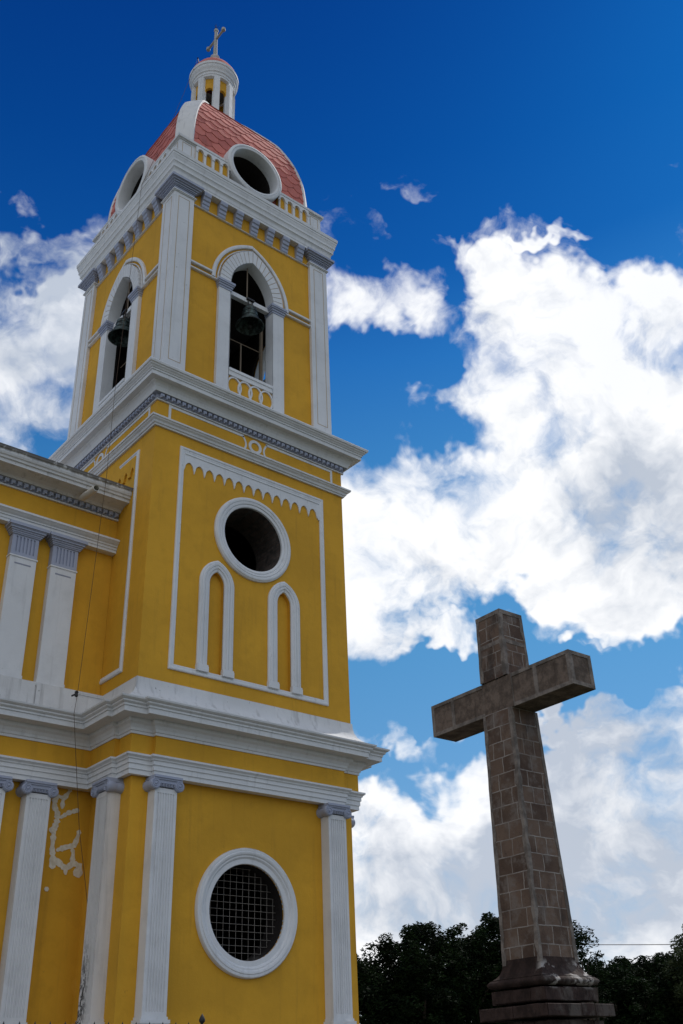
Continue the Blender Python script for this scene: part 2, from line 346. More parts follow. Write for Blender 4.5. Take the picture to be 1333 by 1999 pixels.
# ------------------------------------------------------------------ mesh builder
class MB:
    def __init__(s): s.v = []; s.f = []
    def add(s, vs, fs):
        o = len(s.v); s.v += [tuple(v) for v in vs]; s.f += [tuple(i + o for i in f) for f in fs]
    def box(s, x0, x1, y0, y1, z0, z1):
        s.add([(x0, y0, z0), (x1, y0, z0), (x1, y1, z0), (x0, y1, z0), (x0, y0, z1), (x1, y0, z1), (x1, y1, z1), (x0, y1, z1)],
              [(0, 3, 2, 1), (4, 5, 6, 7), (0, 1, 5, 4), (1, 2, 6, 5), (2, 3, 7, 6), (3, 0, 4, 7)])
    def grid(s, rows, close_u=False, close_v=False):
        nu, nv = len(rows), len(rows[0]); vs = [p for r in rows for p in r]; fs = []
        for i in range(nu if close_u else nu - 1):
            for j in range(nv if close_v else nv - 1):
                a = i * nv + j; b = i * nv + (j + 1) % nv; i2 = (i + 1) % nu
                fs.append((a, b, i2 * nv + (j + 1) % nv, i2 * nv + j))
        s.add(vs, fs)
    def plate(s, loops, y0, y1):
        """outline and holes in the x-z plane, extruded from y0 (front) to y1"""
        flat = [p for l in loops for p in l]
        tris = tessellate_polygon([[Vector((x, z, 0)) for x, z in l] for l in loops])
        n = len(flat)
        vs = [(x, y0, z) for x, z in flat] + [(x, y1, z) for x, z in flat]
        fs = []
        for t in tris:
            a, b, c = (flat[i] for i in t)
            ar = (b[0] - a[0]) * (c[1] - a[1]) - (b[1] - a[1]) * (c[0] - a[0])
            t2 = tuple(t) if ar > 0 else tuple(reversed(t))
            fs.append(t2); fs.append(tuple(i + n for i in reversed(t2)))
        o = 0
        for l in loops:
            k = len(l)
            for i in range(k):
                a, b = o + i, o + (i + 1) % k
                fs.append((a, b, b + n, a + n))
            o += k
        s.add(vs, fs)
    def prism(s, poly, z0, z1, cap=True):
        n = len(poly)
        tris = tessellate_polygon([[Vector((x, y, 0)) for x, y in poly]])
        vs = [(x, y, z0) for x, y in poly] + [(x, y, z1) for x, y in poly]
        fs = [(i, (i + 1) % n, (i + 1) % n + n, i + n) for i in range(n)]
        if cap:
            for t in tris: fs.append(tuple(reversed(t))); fs.append(tuple(i + n for i in t))
        s.add(vs, fs)
    def tube(s, pts, r, n=6, cap=True):
        pts = [Vector(p) for p in pts]; rs = r if isinstance(r, (list, tuple)) else [r] * len(pts)
        rows = []; up0 = None
        for i, p in enumerate(pts):
            d = (pts[min(i + 1, len(pts) - 1)] - pts[max(i - 1, 0)]).normalized()
            if up0 is None: up0 = Vector((0, 0, 1)) if abs(d.z) < 0.9 else Vector((1, 0, 0))
            a = d.cross(up0).normalized(); b = d.cross(a); up0 = a.cross(d) if a.cross(d).length > .1 else up0
            rows.append([tuple(p + (a * math.cos(t) + b * math.sin(t)) * rs[i]) for t in [2 * PI * k / n for k in range(n)]])
        s.grid(rows, close_v=True)
        if cap:
            o = len(s.v); 
            s.add(rows[0], [tuple(range(n))]); s.add(rows[-1], [tuple(reversed(range(n)))])
    def lathe(s, prof, n=32, c=(0, 0), axis='z', a0=0.0):
        rows = []
        for r, h in prof:
            row = []
            for k in range(n):
                t = a0 + 2 * PI * k / n
                if axis == 'z': row.append((c[0] + r * math.cos(t), c[1] + r * math.sin(t), h))
                else: row.append((c[0] + r * math.cos(t), h, c[1] + r * math.sin(t)))
            rows.append(row)
        s.grid(rows, close_v=True)
    def plan(s, path, prof, closed=True):
        """sweep a profile (outward offset, z) along a plan outline (x, y)"""
        rows = [offset_path(path, o, closed) for o, z in prof]
        s.grid([[(x, y, z) for x, y in r] for r, (o, z) in zip(rows, prof)], close_v=closed)
    def front(s, path, prof, closed=False):
        """sweep a profile (outward offset, y) along an outline in the x-z plane"""
        rows = [offset_path(path, o, closed) for o, y in prof]
        s.grid([[(x, y, z) for x, z in r] for r, (o, y) in zip(rows, prof)], close_v=closed)
        if not closed:
            for k in (0, -1):
                s.add([(r[k][0], y, r[k][1]) for r, (o, y) in zip(rows, prof)], [tuple(range(len(prof)))])
    def build(s, name, mat, parent=None, smooth=False, rot=0.0, label=None, loc=None):
        me = bpy.data.meshes.new(name); me.from_pydata(s.v, [], s.f); me.materials.append(mat)
        bm_fix(me, smooth)
        o = bpy.data.objects.new(name, me); col.objects.link(o)
        if parent is not None:
            o.parent = parent
            if loc is not None: o.location = loc
            elif parent.type == 'EMPTY': o.location = (-parent.location.x, -parent.location.y, -parent.location.z)
        elif loc is not None: o.location = loc
        o.rotation_euler = (0, 0, rot)
        if label: o['label'] = label
        return o
def bm_fix(me, smooth):
    import bmesh
    bm = bmesh.new(); bm.from_mesh(me)
    bmesh.ops.remove_doubles(bm, verts=bm.verts, dist=0.0002)
    bmesh.ops.recalc_face_normals(bm, faces=bm.faces)
    bm.to_mesh(me); bm.free()
    if smooth:
        me.shade_smooth()
        try: me.set_sharp_from_angle(angle=R_(38))
        except Exception: pass
def offset_path(path, o, closed):
    n = len(path); out = []
    for i in range(n):
        p = Vector(path[i]).to_2d()
        def nrm(a, b):
            d = Vector(b) - Vector(a); d.normalize(); return Vector((d.y, -d.x))
        prev = path[i - 1] if (closed or i > 0) else None
        nxt = path[(i + 1) % n] if (closed or i < n - 1) else None
        n1 = nrm(prev, path[i]) if prev is not None else None
        n2 = nrm(path[i], nxt) if nxt is not None else None
        if n1 is None: q = p + n2 * o
        elif n2 is None: q = p + n1 * o
        else: q = p + (n1 + n2) * (o / max(0.25, 1 + n1.dot(n2)))
        out.append((q.x, q.y))
    return out
def rect(x0, x1, z0, z1): return [(x0, z0), (x1, z0), (x1, z1), (x0, z1)]
def circle(cx, cz, r, n=56): return [(cx + r * math.cos(2 * PI * k / n), cz + r * math.sin(2 * PI * k / n)) for k in range(n)]
def parch(cx, hw, zs, rise, n=12):
    """pointed arch from the left springing over the apex to the right springing"""
    R = (rise * rise + hw * hw) / (2 * hw); ta = math.acos(max(-1, min(1, (hw - R) / R)))
    L = [(cx - hw + R + R * math.cos(PI + (ta - PI) * k / n), zs + R * math.sin(PI + (ta - PI) * k / n)) for k in range(n + 1)]
    return L + [(2 * cx - x, z) for x, z in reversed(L[:-1])]
def opening(cx, hw, z0, zs, rise, n=12):
    return [(cx + hw, z0)] + list(reversed(parch(cx, hw, zs, rise, n))) + [(cx - hw, z0)]
def copy_part(o, parent, rot=0.0, dx=0.0, dy=0.0, label=None):
    c = o.copy(); col.objects.link(c); c.parent = parent
    l = Vector(o.location) + Vector((dx, dy, 0)); c.location = l; c.rotation_euler = (0, 0, o.rotation_euler.z + rot)
    if label: c['label'] = label
    elif 'label' in c: del c['label']
    for ch in [k for k in bpy.data.objects if k.parent == o]:
        d = ch.copy(); col.objects.link(d); d.parent = c
    return c
def thing(name, label, cat, loc, group=None, kind=None):
    o = bpy.data.objects.new(name, None); col.objects.link(o); o.location = loc
    o['label'] = label; o['category'] = cat
    if group: o['group'] = group
    return o
def tag(o, label=None, cat=None, group=None, kind=None):
    for k, v in (('label', label), ('category', cat), ('group', group), ('kind', kind)):
        if v: o[k] = v
    return o
Q = -PI / 2      # turns the front face onto the left face

# ------------------------------------------------------------------ ground
g = MB(); g.add([(-900, -900, 0), (900, -900, 0), (900, 900, 0), (-900, 900, 0)], [(0, 1, 2, 3)])
tag(g.build('ground', M['earth'], loc=(0, 0, GZ - 0.05)), kind='structure')
g = MB(); g.box(-45, 12, -9.5, 14, GZ - 0.3, GZ)
tag(g.build('pavement', M['paving']), kind='structure')

# ------------------------------------------------------------------ the church
church = thing('church', 'yellow and white church whose bell tower carries a red tiled dome', 'church', (0, 0, GZ))
F_ = 0.13
f, e = 3.09, 0.11
def side(): # one tower side in plan going left to right in its own frame
    return [(-f, -f), (-2.57, -f), (-2.57, -f - e), (2.57, -f - e), (2.57, -f)]
def rotp(p, k):
    x, y = p
    for _ in range(k % 4): x, y = y, -x
    return (x, y)
# plan outline of the lower frieze, counter clockwise: wing wall, tower left, front, right, back, rear of the wing
YN = -1.48
left_side = [rotp(p, 1) for p in side()]
# rotp turns clockwise: the left side comes out running far -> near
low = [(-26, YN), (-f - e, YN), (-f - e, -2.57), (-f, -2.57)]
low += side()
low += [(f, -f), (f, -2.57), (f + e, -2.57), (f + e, 2.57), (f, 2.57), (f, f), (-1.0, f), (-1.0, 12), (-26, 12)]
sqm = lambda h: [(-h, -h), (h, -h), (h, h), (-h, h)]

# lower storey: walls
b = MB()
CX = -0.03
b.plate([rect(-2.95, 2.95, GZ, -3.0), circle(CX, -5.675, 0.955)], -2.95, -2.45)
b.box(2.45, 2.95, -2.449, 2.449, GZ, -3.0)
b.box(-2.95, -2.45, -2.449, 2.449, GZ, -3.0)
b.box(-2.95, 2.95, 2.45, 2.95, GZ, -3.0)
b.build('wall', M['yellow'], church)
b = MB(); b.box(-26, -2.94, -1.22, -0.8, GZ, -3.0); b.box(-26, -25.6, -0.79, 11.9, GZ, -3.0)
b.build('wall', M['yellow'], church, label='lower wall of the wing, with bare plaster repairs')
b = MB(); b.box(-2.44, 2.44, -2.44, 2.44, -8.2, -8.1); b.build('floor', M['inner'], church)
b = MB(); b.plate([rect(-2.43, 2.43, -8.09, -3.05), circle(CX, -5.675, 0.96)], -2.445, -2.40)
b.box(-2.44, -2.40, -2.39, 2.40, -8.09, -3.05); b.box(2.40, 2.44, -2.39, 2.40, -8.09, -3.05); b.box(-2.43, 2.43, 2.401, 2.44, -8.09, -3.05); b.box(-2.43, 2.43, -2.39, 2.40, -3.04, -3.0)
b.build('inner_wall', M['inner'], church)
# plinth course below the pilasters
b = MB(); b.plan(low, [(0.0, GZ), (0.12, GZ), (0.12, -8.62), (0.06, -8.55), (0.06, -8.12), (0.03, -8.10), (-0.3, -8.10)])
b.build('plinth', M['white_old'], church)
# architrave
b = MB()
b.plan(low, [(-0.30, -3.20), (0.0, -3.22), (0.0, -3.12), (0.022, -3.12), (0.022, -3.01), (0.044, -3.01), (0.044, -2.92), (0.066, -2.92),
             (0.075, -2.89), (0.11, -2.86), (0.12, -2.855), (0.12, -2.815), (0.0, -2.785)])
b.build('architrave', M['white'], church)
b = MB(); b.plan(low, [(-0.004, -2.79), (0.0, -2.785), (0.0, -2.36), (-0.02, -2.34)])
b.build('frieze', M['yellow'], church)
b = MB()
b.plan(low, [(0.0, -2.385), (0.025, -2.385), (0.025, -2.335), (0.05, -2.32), (0.06, -2.27), (0.10, -2.20), (0.15, -2.16), (0.16, -2.13),
             (0.16, -2.09), (0.41, -2.075), (0.43, -2.085), (0.43, -1.975), (0.455, -1.97), (0.455, -1.93), (0.48, -1.915), (0.505, -1.895), (0.505, -1.865),
             (0.53, -1.855), (0.57, -1.83), (0.58, -1.795), (0.40, -1.775), (-0.3, -1.75)])
b.prism(offset_path(low, -0.25, True), -1.80, -1.76)
b.build('cornice', M['white'], church)
# steep white weathering above it
b = MB()
b.plan(sqm(3.0), [(0.0, -1.08), (0.028, -1.09), (0.035, -1.22), (0.06, -1.34), (0.11, -1.45), (0.18, -1.53), (0.27, -1.60), (0.31, -1.64), (0.33, -1.80)])
b.build('weathering', M['white_old'], church, smooth=True)

# ---- Ionic pilasters of the lower storey (built on the front, second from the tower edge)
def fluted(cx, hw, yf, yb, z0, z1, n=7):
    m = MB(); pts = [(cx - hw, yb), (cx - hw, yf)]
    w0 = hw * 2; mg = w0 * 0.10; fw = (w0 - 2 * mg) / n
    for i in range(n):
        a = cx - hw + mg + i * fw
        pts += [(a + fw * 0.16, yf), (a + fw * 0.24, yf + 0.022), (a + fw * 0.76, yf + 0.022), (a + fw * 0.84, yf)]
    pts += [(cx + hw, yf), (cx + hw, yb)]
    m.prism(pts, z0, z1)
    m.box(cx - hw, cx + hw, yf - 0.0, yb, z1, z1 + 0.10); m.box(cx - hw, cx + hw, yf, yb, z0 - 0.08, z0)
    return m
def ionic(cx, yf, yb, zt, name='capital', parent=None):
    m = MB(); hw = 0.40
    m.box(cx - 0.33, cx + 0.33, yf - 0.10, yb, zt - 0.05, zt)          # abacus
    m.box(cx - 0.345, cx + 0.345, yf - 0.075, yb, zt - 0.085, zt - 0.05)
    m.box(cx - 0.30, cx + 0.30, yf - 0.05, yb, zt - 0.15, zt - 0.085)
    m.box(cx - 0.27, cx + 0.27, yf - 0.025, yb, zt - 0.215, zt - 0.15)  # echinus
    for k in range(6):
        m.tube([(cx - 0.17 + k * 0.068, yf - 0.055, zt - 0.16), (cx - 0.17 + k * 0.068, yf - 0.045, zt - 0.205)], [0.026, 0.014], 6)
    for sg in (-1, 1):
        vx = cx + sg * 0.285; vz = zt - 0.175; r = 0.115
        m.lathe([(0.0, yf - 0.07), (r - 0.012, yf - 0.07), (r, yf - 0.055), (r, yf + 0.02), (r * 0.86, (yf + yb) / 2), (r, yb - 0.01), (r, yb)], 20, (vx, vz), 'y')
        sp = []
        for i in range(40):
            t = i / 39; a = PI / 2 + sg * -1 * t * 2.4 * 2 * PI * -1; rr = (r - 0.014) * (1 - t) + 0.018 * t
            sp.append((vx + sg * rr * math.cos(a) * 1, yf - 0.075, vz + rr * math.sin(a)))
        m.tube(sp, 0.0125, 5)
        m.lathe([(0.0, yf - 0.10), (0.02, yf - 0.092), (0.03, yf - 0.07)], 10, (vx, vz), 'y')
    return m
def pilaster(cx, yf, yb, mat=None, label=None, hw=0.262):
    """lower pilaster: shaft with capital and base as sub-parts"""
    s = fluted(cx, hw, yf, yb, -7.60, -3.56).build('pilaster', mat or M['white'], church, label=label)
    ionic(cx, yf, yb, -3.222).build('capital', M['lilac'], s)
    m = MB()
    for dz0, dz1, o in ((-7.73, -7.68, 0.02), (-7.79, -7.73, 0.055), (-7.83, -7.79, 0.035), (-7.90, -7.83, 0.075), (-8.10, -7.90, 0.09)):
        m.box(cx - hw - o, cx + hw + o, yf - o, yb, dz0, dz1)
    m.build('base', mat or M['white'], s)
    return s
pl = pilaster(-2.28, -3.23, -2.951, label='fluted pilaster left of the big grilled round window')
pr = pilaster(2.28, -3.23, -2.951, label='fluted pilaster at the right edge of the tower')
sp_ = pilaster(2.28, -3.23, -2.951, mat=M['mould'], label='tower side pilaster stained with black mould near its foot')
# the stained one belongs on the left side, next to the near corner
def respin(o, k): o.rotation_euler = (0, 0, Q * k)
respin(sp_, 1)
for k, sx in ((3, -2.28), (3, 2.28)):
    src = pl if sx < 0 else pr
    copy_part(src, church, Q * k)
n1p = pilaster(-4.27, -1.50, -1.221, label='fluted wing pilaster nearest the tower')
copy_part(n1p, church, dx=-0.98, label='fluted wing pilaster cut by the left edge of the photo')
for dx in (-4.6, -5.58): copy_part(n1p, church, dx=dx)

# ---- round windows
def ring_moulding(cx, cz, prof, n=64):
    m = MB(); m.lathe(prof, n, (cx, cz), 'y'); return m
gw = ring_moulding(CX, -5.675, [(0.955, -2.60), (0.955, -2.985), (0.965, -2.995), (1.06, -2.995), (1.075, -3.01), (1.10, -3.03), (1.13, -3.03), (1.14, -3.045),
                                (1.17, -3.06), (1.20, -3.06), (1.215, -3.045), (1.235, -3.05), (1.265, -3.045), (1.285, -3.02), (1.287, -2.945)]).build(
    'round_window', M['white'], church, smooth=True, label='big round window with a grid of bars')
m = MB()
for i in range(12):
    x = CX - 0.88 + i * 0.16
    h = math.sqrt(max(0, 0.95 ** 2 - (x - CX) ** 2)); m.tube([(x, -2.66, -5.675 - h), (x, -2.66, -5.675 + h)], 0.0042, 4)
for i in range(14):
    z = -5.675 - 0.91 + i * 0.14
    h = math.sqrt(max(0, 0.95 ** 2 - (z + 5.675) ** 2)); m.tube([(CX - h, -2.672, z), (CX + h, -2.672, z)], 0.0042, 4)
m.build('grille', M['grille'], gw)
m = MB(); m.lathe([(0.951, -2.93), (0.951, -2.3), (1.0, -2.28)], 56, (CX, -5.675), 'y'); m.build('reveal', M['inner'], gw)
mw = ring_moulding(CX, 3.19, [(0.885, -2.85), (0.885, -3.05), (0.90, -3.06), (0.95, -3.06), (0.965, -3.045), (0.98, -3.075), (1.03, -3.085), (1.05, -3.07),
                              (1.06, -3.09), (1.10, -3.10), (1.13, -3.09), (1.145, -3.065), (1.165, -3.055), (1.167, -2.99)]).build(
    'round_window', M['white'], church, smooth=True, label='open round window above the two niches')
m = MB(); m.lathe([(0.884, -2.995), (0.880, -2.6), (0.884, -2.3), (0.878, -1.9), (0.93, -1.88)], 56, (CX, 3.19), 'y')
m.build('reveal', M['brick'], mw)

# ---- middle storey walls
b = MB()
nh = [opening(cx, 0.21, -0.63, 1.62, 0.33, 8) for cx in (-1.07, 0.93)]
b.plate([rect(-3, 3, -1.9, 7.0), circle(CX, 3.19, 0.89)] + nh, -3.0, -2.9)
b.plate([rect(-2.999, 2.999, -1.9, 7.0), circle(CX, 3.19, 0.89)], -2.899, -2.4)
b.box(2.4, 3.0, -2.398, 2.398, -1.9, 7.0)
b.box(-3.0, -2.4, -2.398, 2.398, -1.9, 7.0)
b.box(-3.0, 3.0, 2.4, 3.0, -1.9, 7.0)
b.build('wall', M['yellow'], church)
b = MB(); b.box(-2.39, 2.39, -2.39, 2.39, -1.85, -1.8); b.build('floor', M['inner'], church)
b = MB(); b.box(-2.39, 2.39, -2.39, 2.39, 6.9, 6.99); b.build('ceiling', M['inner'], church)
b = MB(); b.plate([rect(-2.38, 2.38, -1.79, 6.89), circle(CX, 3.19, 0.92)], -2.395, -2.35)
b.box(-2.39, -2.3, -2.34, 2.39, -1.79, 6.89); b.box(2.3, 2.39, -2.34, 2.39, -1.79, 6.89); b.box(-2.29, 2.29, 2.3, 2.39, -1.79, 6.89)
b.build('inner_wall', M['inner'], church)

# panel frame with the hanging arcade trim
def panel_frame(yw, full=True):
    m = MB()
    pf = [(-0.065, yw + 0.01), (-0.065, yw - 0.028), (-0.05, yw - 0.035), (-0.01, yw - 0.035), (0.0, yw - 0.048), (0.035, yw - 0.052), (0.06, yw - 0.045), (0.065, yw - 0.03), (0.065, yw + 0.01)]
    if full: m.front([(-2.215, -0.70), (2.215, -0.70), (2.215, 5.095), (-2.215, 5.095)], pf, True)
    return m
fr = panel_frame(-3.0).build('panel_frame', M['white'], church)
m = MB()
na = 14; pitch = 3.92 / 13; x0 = -1.996
low_edge = []
zt, za, zs = 5.03, 4.76, 4.56
xl = x0 - pitch / 2
pts = [(-2.15, zt)]
pts += [(-2.15, 4.47), (xl - 0.015, 4.47), (xl, 4.50)]
hw = pitch / 2 - 0.028
for i in range(na):
    c = x0 + i * pitch
    a = parch(c, hw, zs + 0.02, za - zs - 0.02, 5)
    if i: pts += [(c - pitch / 2, 4.474)]
    pts += [(c - hw - 0.012, 4.545)] + a + [(c + hw + 0.012, 4.545)]
pts += [(2.10, 4.50), (2.115, 4.47), (2.15, 4.47), (2.15, zt)]
m.plate([pts], -3.034, -2.99)
m.box(-2.13, 2.13, -3.05, -3.033, 4.965, 5.0)
m.build('arcade_trim', M['white'], fr)
# left side of the tower: the frame is finished only at its near end, the arcade is left yellow
m = MB()
pf = [(-0.065, -2.99), (-0.065, -3.028), (-0.01, -3.035), (0.0, -3.048), (0.035, -3.052), (0.065, -3.03), (0.065, -2.99)]
m.front([(1.18, -0.70), (2.215, -0.70), (2.215, 5.095), (1.30, 5.095)], pf, False)
fl = m.build('panel_frame', M['white'], church, rot=Q, label='unfinished panel frame on the shaded tower side')
m = MB(); pts = [(2.15, 5.03), (-2.15, 5.03), (-2.15, 4.42)]
arcs = [2.03 - i * 0.33 for i in range(13)][::-1]
for c in arcs: pts += parch(c, 0.10, 4.50, 0.24, 5)[0:1] + parch(c, 0.10, 4.50, 0.24, 5)[1:]
pts += [(2.15, 4.42)]
m.plate([pts], -3.05, -2.99)
m.build('arcade_trim', M['yellow'], fl)
# pointed niches
for cx, lb in ((-1.07, 'left of the two pointed niches'), (0.93, 'right of the two pointed niches')):
    m = MB()
    path = [(cx - 0.35, -0.50)] + parch(cx, 0.35, 1.62, 0.50, 14) + [(cx + 0.35, -0.50)]
    pf = [(-0.14, -2.99), (-0.14, -3.03), (-0.125, -3.045), (-0.07, -3.045), (-0.06, -3.07), (-0.01, -3.075), (0.0, -3.055), (0.012, -3.075), (0.06, -3.08), (0.075, -3.06),
          (0.085, -3.065), (0.12, -3.06), (0.14, -3.04), (0.14, -2.99)]
    pf = [(-o, y) for o, y in pf]
    m.front(path, pf)
    for s_ in (-1, 1):
        m.box(cx + s_ * 0.35 - 0.155, cx + s_ * 0.35 + 0.155, -3.095, -2.99, -0.66, -0.53)
        m.box(cx + s_ * 0.35 - 0.148, cx + s_ * 0.35 + 0.148, -3.085, -2.99, -0.53, -0.49)
    m.build('niche_frame', M['white'], church, smooth=True, label=lb)
# string course
b = MB(); b.plan(sqm(3.0), [(-0.01, 5.50), (0.055, 5.50), (0.06, 5.545), (0.09, 5.55), (0.11, 5.60), (0.155, 5.635), (0.165, 5.665), (0.195, 5.67), (0.20, 5.715), (-0.01, 5.78)])
b.build('string_course', M['white'], church)
# outlined frieze with a ring at the middle
def frieze_strips():
    m = MB(); y0, y1 = -3.014, -2.99; t = 0.035
    for sg in (-1, 1):
        xa, xb = sg * 2.63, sg * 0.36
        m.box(xa - 0.035, xa + 0.035, y0, y1, 5.74, 6.285)
        m.box(min(xa, xb) + 0.036 * (sg < 0), max(xa, xb) - 0.036 * (sg > 0), y0, y1, 6.20, 6.27)
        arc = [(sg * (0.39 - 0.10 * math.sin(PI * k / 8)), 5.76 + 0.47 * k / 8) for k in range(9)]
        if sg > 0: arc = arc[::-1]
        m.front(arc, [(-0.026, y1), (-0.026, y0), (0.026, y0), (0.026, y1)])
    m.lathe([(0.13, y1), (0.13, y0 - 0.01), (0.21, y0 - 0.01), (0.21, y1)], 28, (0, 6.02), 'y')
    return m
fs = frieze_strips().build('frieze_outline', M['white'], church)
for k in (1, 2, 3): copy_part(fs, church, Q * k)
# dentil band and main cornice of the middle storey
b = MB(); b.plan(sqm(3.0), [(-0.01, 6.285), (0.045, 6.285), (0.045, 6.315), (0.03, 6.32)])
b.plan(sqm(3.0), [(0.14, 6.455), (0.15, 6.46), (0.16, 6.50), (0.185, 6.57), (0.225, 6.63), (0.27, 6.665), (0.275, 6.69), (0.41, 6.70), (0.425, 6.69), (0.43, 6.70), (0.43, 6.80),
                  (0.455, 6.805), (0.46, 6.85), (0.48, 6.855), (0.50, 6.885), (0.535, 6.91), (0.54, 6.94), (0.575, 6.95), (0.59, 7.00), (0.585, 7.03), (-0.2, 7.10)])
b.build('cornice', M['white'], church)
b = MB(); b.plan(sqm(3.0), [(-0.01, 6.316), (0.05, 6.318), (0.05, 6.44), (0.14, 6.452)])
def dentils(m, xs, y0, zb, zt):
    for x in xs:
        m.box(x - 0.05, x + 0.05, y0 - 0.075, y0 + 0.01, zb + 0.045, zt - 0.005)
        m.box(x - 0.05, x - 0.012, y0 - 0.07, y0 + 0.01, zb + 0.008, zb + 0.0445)
den = MB(); dentils(den, [-3.0 + (i + 0.5) * 6.0 / 38 for i in range(38)], -3.05, 6.318, 6.44)
db = b.build('dentil_band', M['dentilgap'], church)
for k in range(4): den.build('dentil_row', M['lilac'], db, rot=Q * k, loc=(0, 0, 0))

# ------------------------------------------------------------------ belfry
BX = -0.05
WB = 2.74
arch_out = opening(BX, 0.765, 7.05, 11.55, 1.23, 12)
def trimmed(k):
    m = MB(); xa = WB if k % 2 == 0 else 2.499
    m.plate([rect(-xa, xa, 7.0, 15.0), opening(BX, 0.765, 7.2, 11.55, 1.23, 12)], -WB, -2.50)
    return m
for k in range(4): trimmed(k).build('wall', M['yellow'], church, rot=Q * k)
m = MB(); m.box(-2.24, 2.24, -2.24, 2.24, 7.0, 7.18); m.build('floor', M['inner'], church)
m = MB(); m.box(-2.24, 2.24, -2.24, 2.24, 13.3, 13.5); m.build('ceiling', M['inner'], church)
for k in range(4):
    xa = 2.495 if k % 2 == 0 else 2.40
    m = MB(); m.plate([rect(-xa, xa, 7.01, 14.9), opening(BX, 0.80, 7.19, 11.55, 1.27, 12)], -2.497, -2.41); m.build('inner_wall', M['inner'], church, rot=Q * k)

# one arched opening with its jambs, imposts, voussoirs, hood, beam, rods, parapet
def voussoirs():
    m = MB(); inn = parch(BX, 0.768, 11.55, 1.23, 40); out = parch(BX, 1.115, 11.55, 1.69, 40)
    n = 22; N = len(inn) - 1
    for i in range(n):
        a = i * N / n; b_ = (i + 1) * N / n; ks = [a + 0.22] + [k for k in range(int(a) + 1, int(b_) + 1) if a + 0.22 < k < b_ - 0.22] + [b_ - 0.22]
        def ip(L, t):
            j = min(int(t), N - 1); u = t - j; return (L[j][0] * (1 - u) + L[j + 1][0] * u, L[j][1] * (1 - u) + L[j + 1][1] * u)
        if i == 0: ks[0] = 0
        if i == n - 1: ks[-1] = N
        lo = [ip(inn, k) for k in ks]; hi = [ip(out, k) for k in ks]
        m.plate([lo + hi[::-1]], -2.862, -2.735)
    return m
def surround():
    m = MB()
    for s_ in (-1, 1):
        xi, xo = BX + s_ * 0.767, BX + s_ * 1.155
        m.plate([rect(min(xi, xo), max(xi, xo), 7.02, 11.225)], -2.85, -2.735)
    # white lining of the jambs and arch
    path = [(BX - 0.765, 7.2)] + parch(BX, 0.765, 11.55, 1.23, 14) + [(BX + 0.765, 7.2)]
    m.front(path, [(0.022, -2.848), (0.022, -2.501), (0.003, -2.501), (0.003, -2.848)])
    return m
def arch_line(hw, rise, w, y):
    m = MB(); path = parch(BX, hw, 11.55, rise, 16)
    m.front(path, [(-w, -2.735), (-w, y), (-w * .4, y - .012), (w * .4, y - .012), (w, y), (w, -2.735)])
    return m
def impost(s_):
    m = MB()
    for _ in (0,):
        for z0, z1, o in ((11.225, 11.30, 0.02), (11.30, 11.37, 0.045), (11.37, 11.42, 0.075), (11.42, 11.50, 0.10)):
            xi = BX + s_ * (0.745 - o * 0.9); xo = BX + s_ * (1.155 + o * 0.7)
            m.box(min(xi, xo), max(xi, xo), -2.85 - o, -2.48, z0, z1)
        m.box(*sorted((BX + s_ * 0.745, BX + s_ * 1.17)), -2.87, -2.48, 11.50, 11.55)
    return m
jm = surround().build('arched_opening', M['white'], church, label='arched belfry opening on the front of the tower')
voussoirs().build('voussoirs', M['white'], jm)
vb = MB(); vb.plate([parch(BX, 1.105, 11.55, 1.68, 16) + parch(BX, 0.775, 11.55, 1.235, 16)[::-1]], -2.85, -2.736); vb.build('voussoir_joints', M['tan'], jm)
hood = arch_line(1.325, 1.915, 0.055, -2.81); hood.build('hood_mould', M['white'], jm, smooth=True)
arch_line(1.175, 1.755, 0.016, -2.80).build('hood_mould', M['white'], jm, smooth=True)
for s_ in (-1, 1): impost(s_).build('impost', M['lilac'], jm)
m = MB(); m.box(BX - 0.74, BX + 0.74, -2.70, -2.56, 11.30, 11.45); m.build('beam', M['white'], jm)
m = MB()
for x in (0.0,): m.tube([(BX + x, -2.30, 7.2), (BX + x, -2.30, 10.0)], 0.022, 5)
m.tube([(BX - 0.02, -2.6, 11.45), (BX - 0.02, -2.6, 12.75)], 0.020, 5)
m.tube([(BX - 0.74, -2.30, 10.02), (BX + 0.74, -2.30, 10.02)], 0.016, 5)
m.box(BX + 0.66, BX + 0.74, -2.36, -2.28, 7.2, 10.9)
m.build('rods', M['rod'], jm)
m = MB(); m.box(BX - 0.742, BX + 0.742, -2.80, -2.70, 7.05, 8.22); m.build('parapet', M['yellow'], jm)
m = MB()
m.box(BX - 0.742, BX + 0.742, -2.88, -2.66, 8.37, 8.46); m.box(BX - 0.742, BX + 0.742, -2.855, -2.68, 8.22, 8.369)
for i in range(4):
    for k_ in (0,):
        pr4 = [(0.20, -2.798), (0.20, -2.836 - 0.004 * (i % 2)), (0.245, -2.836 - 0.004 * (i % 2)), (0.245, -2.798)]
        m.front([(BX - 0.54 + i * 0.36 + 0.222 * math.cos(2 * PI * t / 32), 7.90 + 0.30 * math.sin(2 * PI * t / 32)) for t in range(32)], [(-0.024, -2.79), (-0.024, -2.836 - 0.005 * (i % 2)), (0.024, -2.836 - 0.005 * (i % 2)), (0.024, -2.79)], True)
m.box(BX - 0.742, BX + 0.742, -2.845, -2.80, 7.45, 7.58)
m.build('parapet_rail', M['white'], jm)
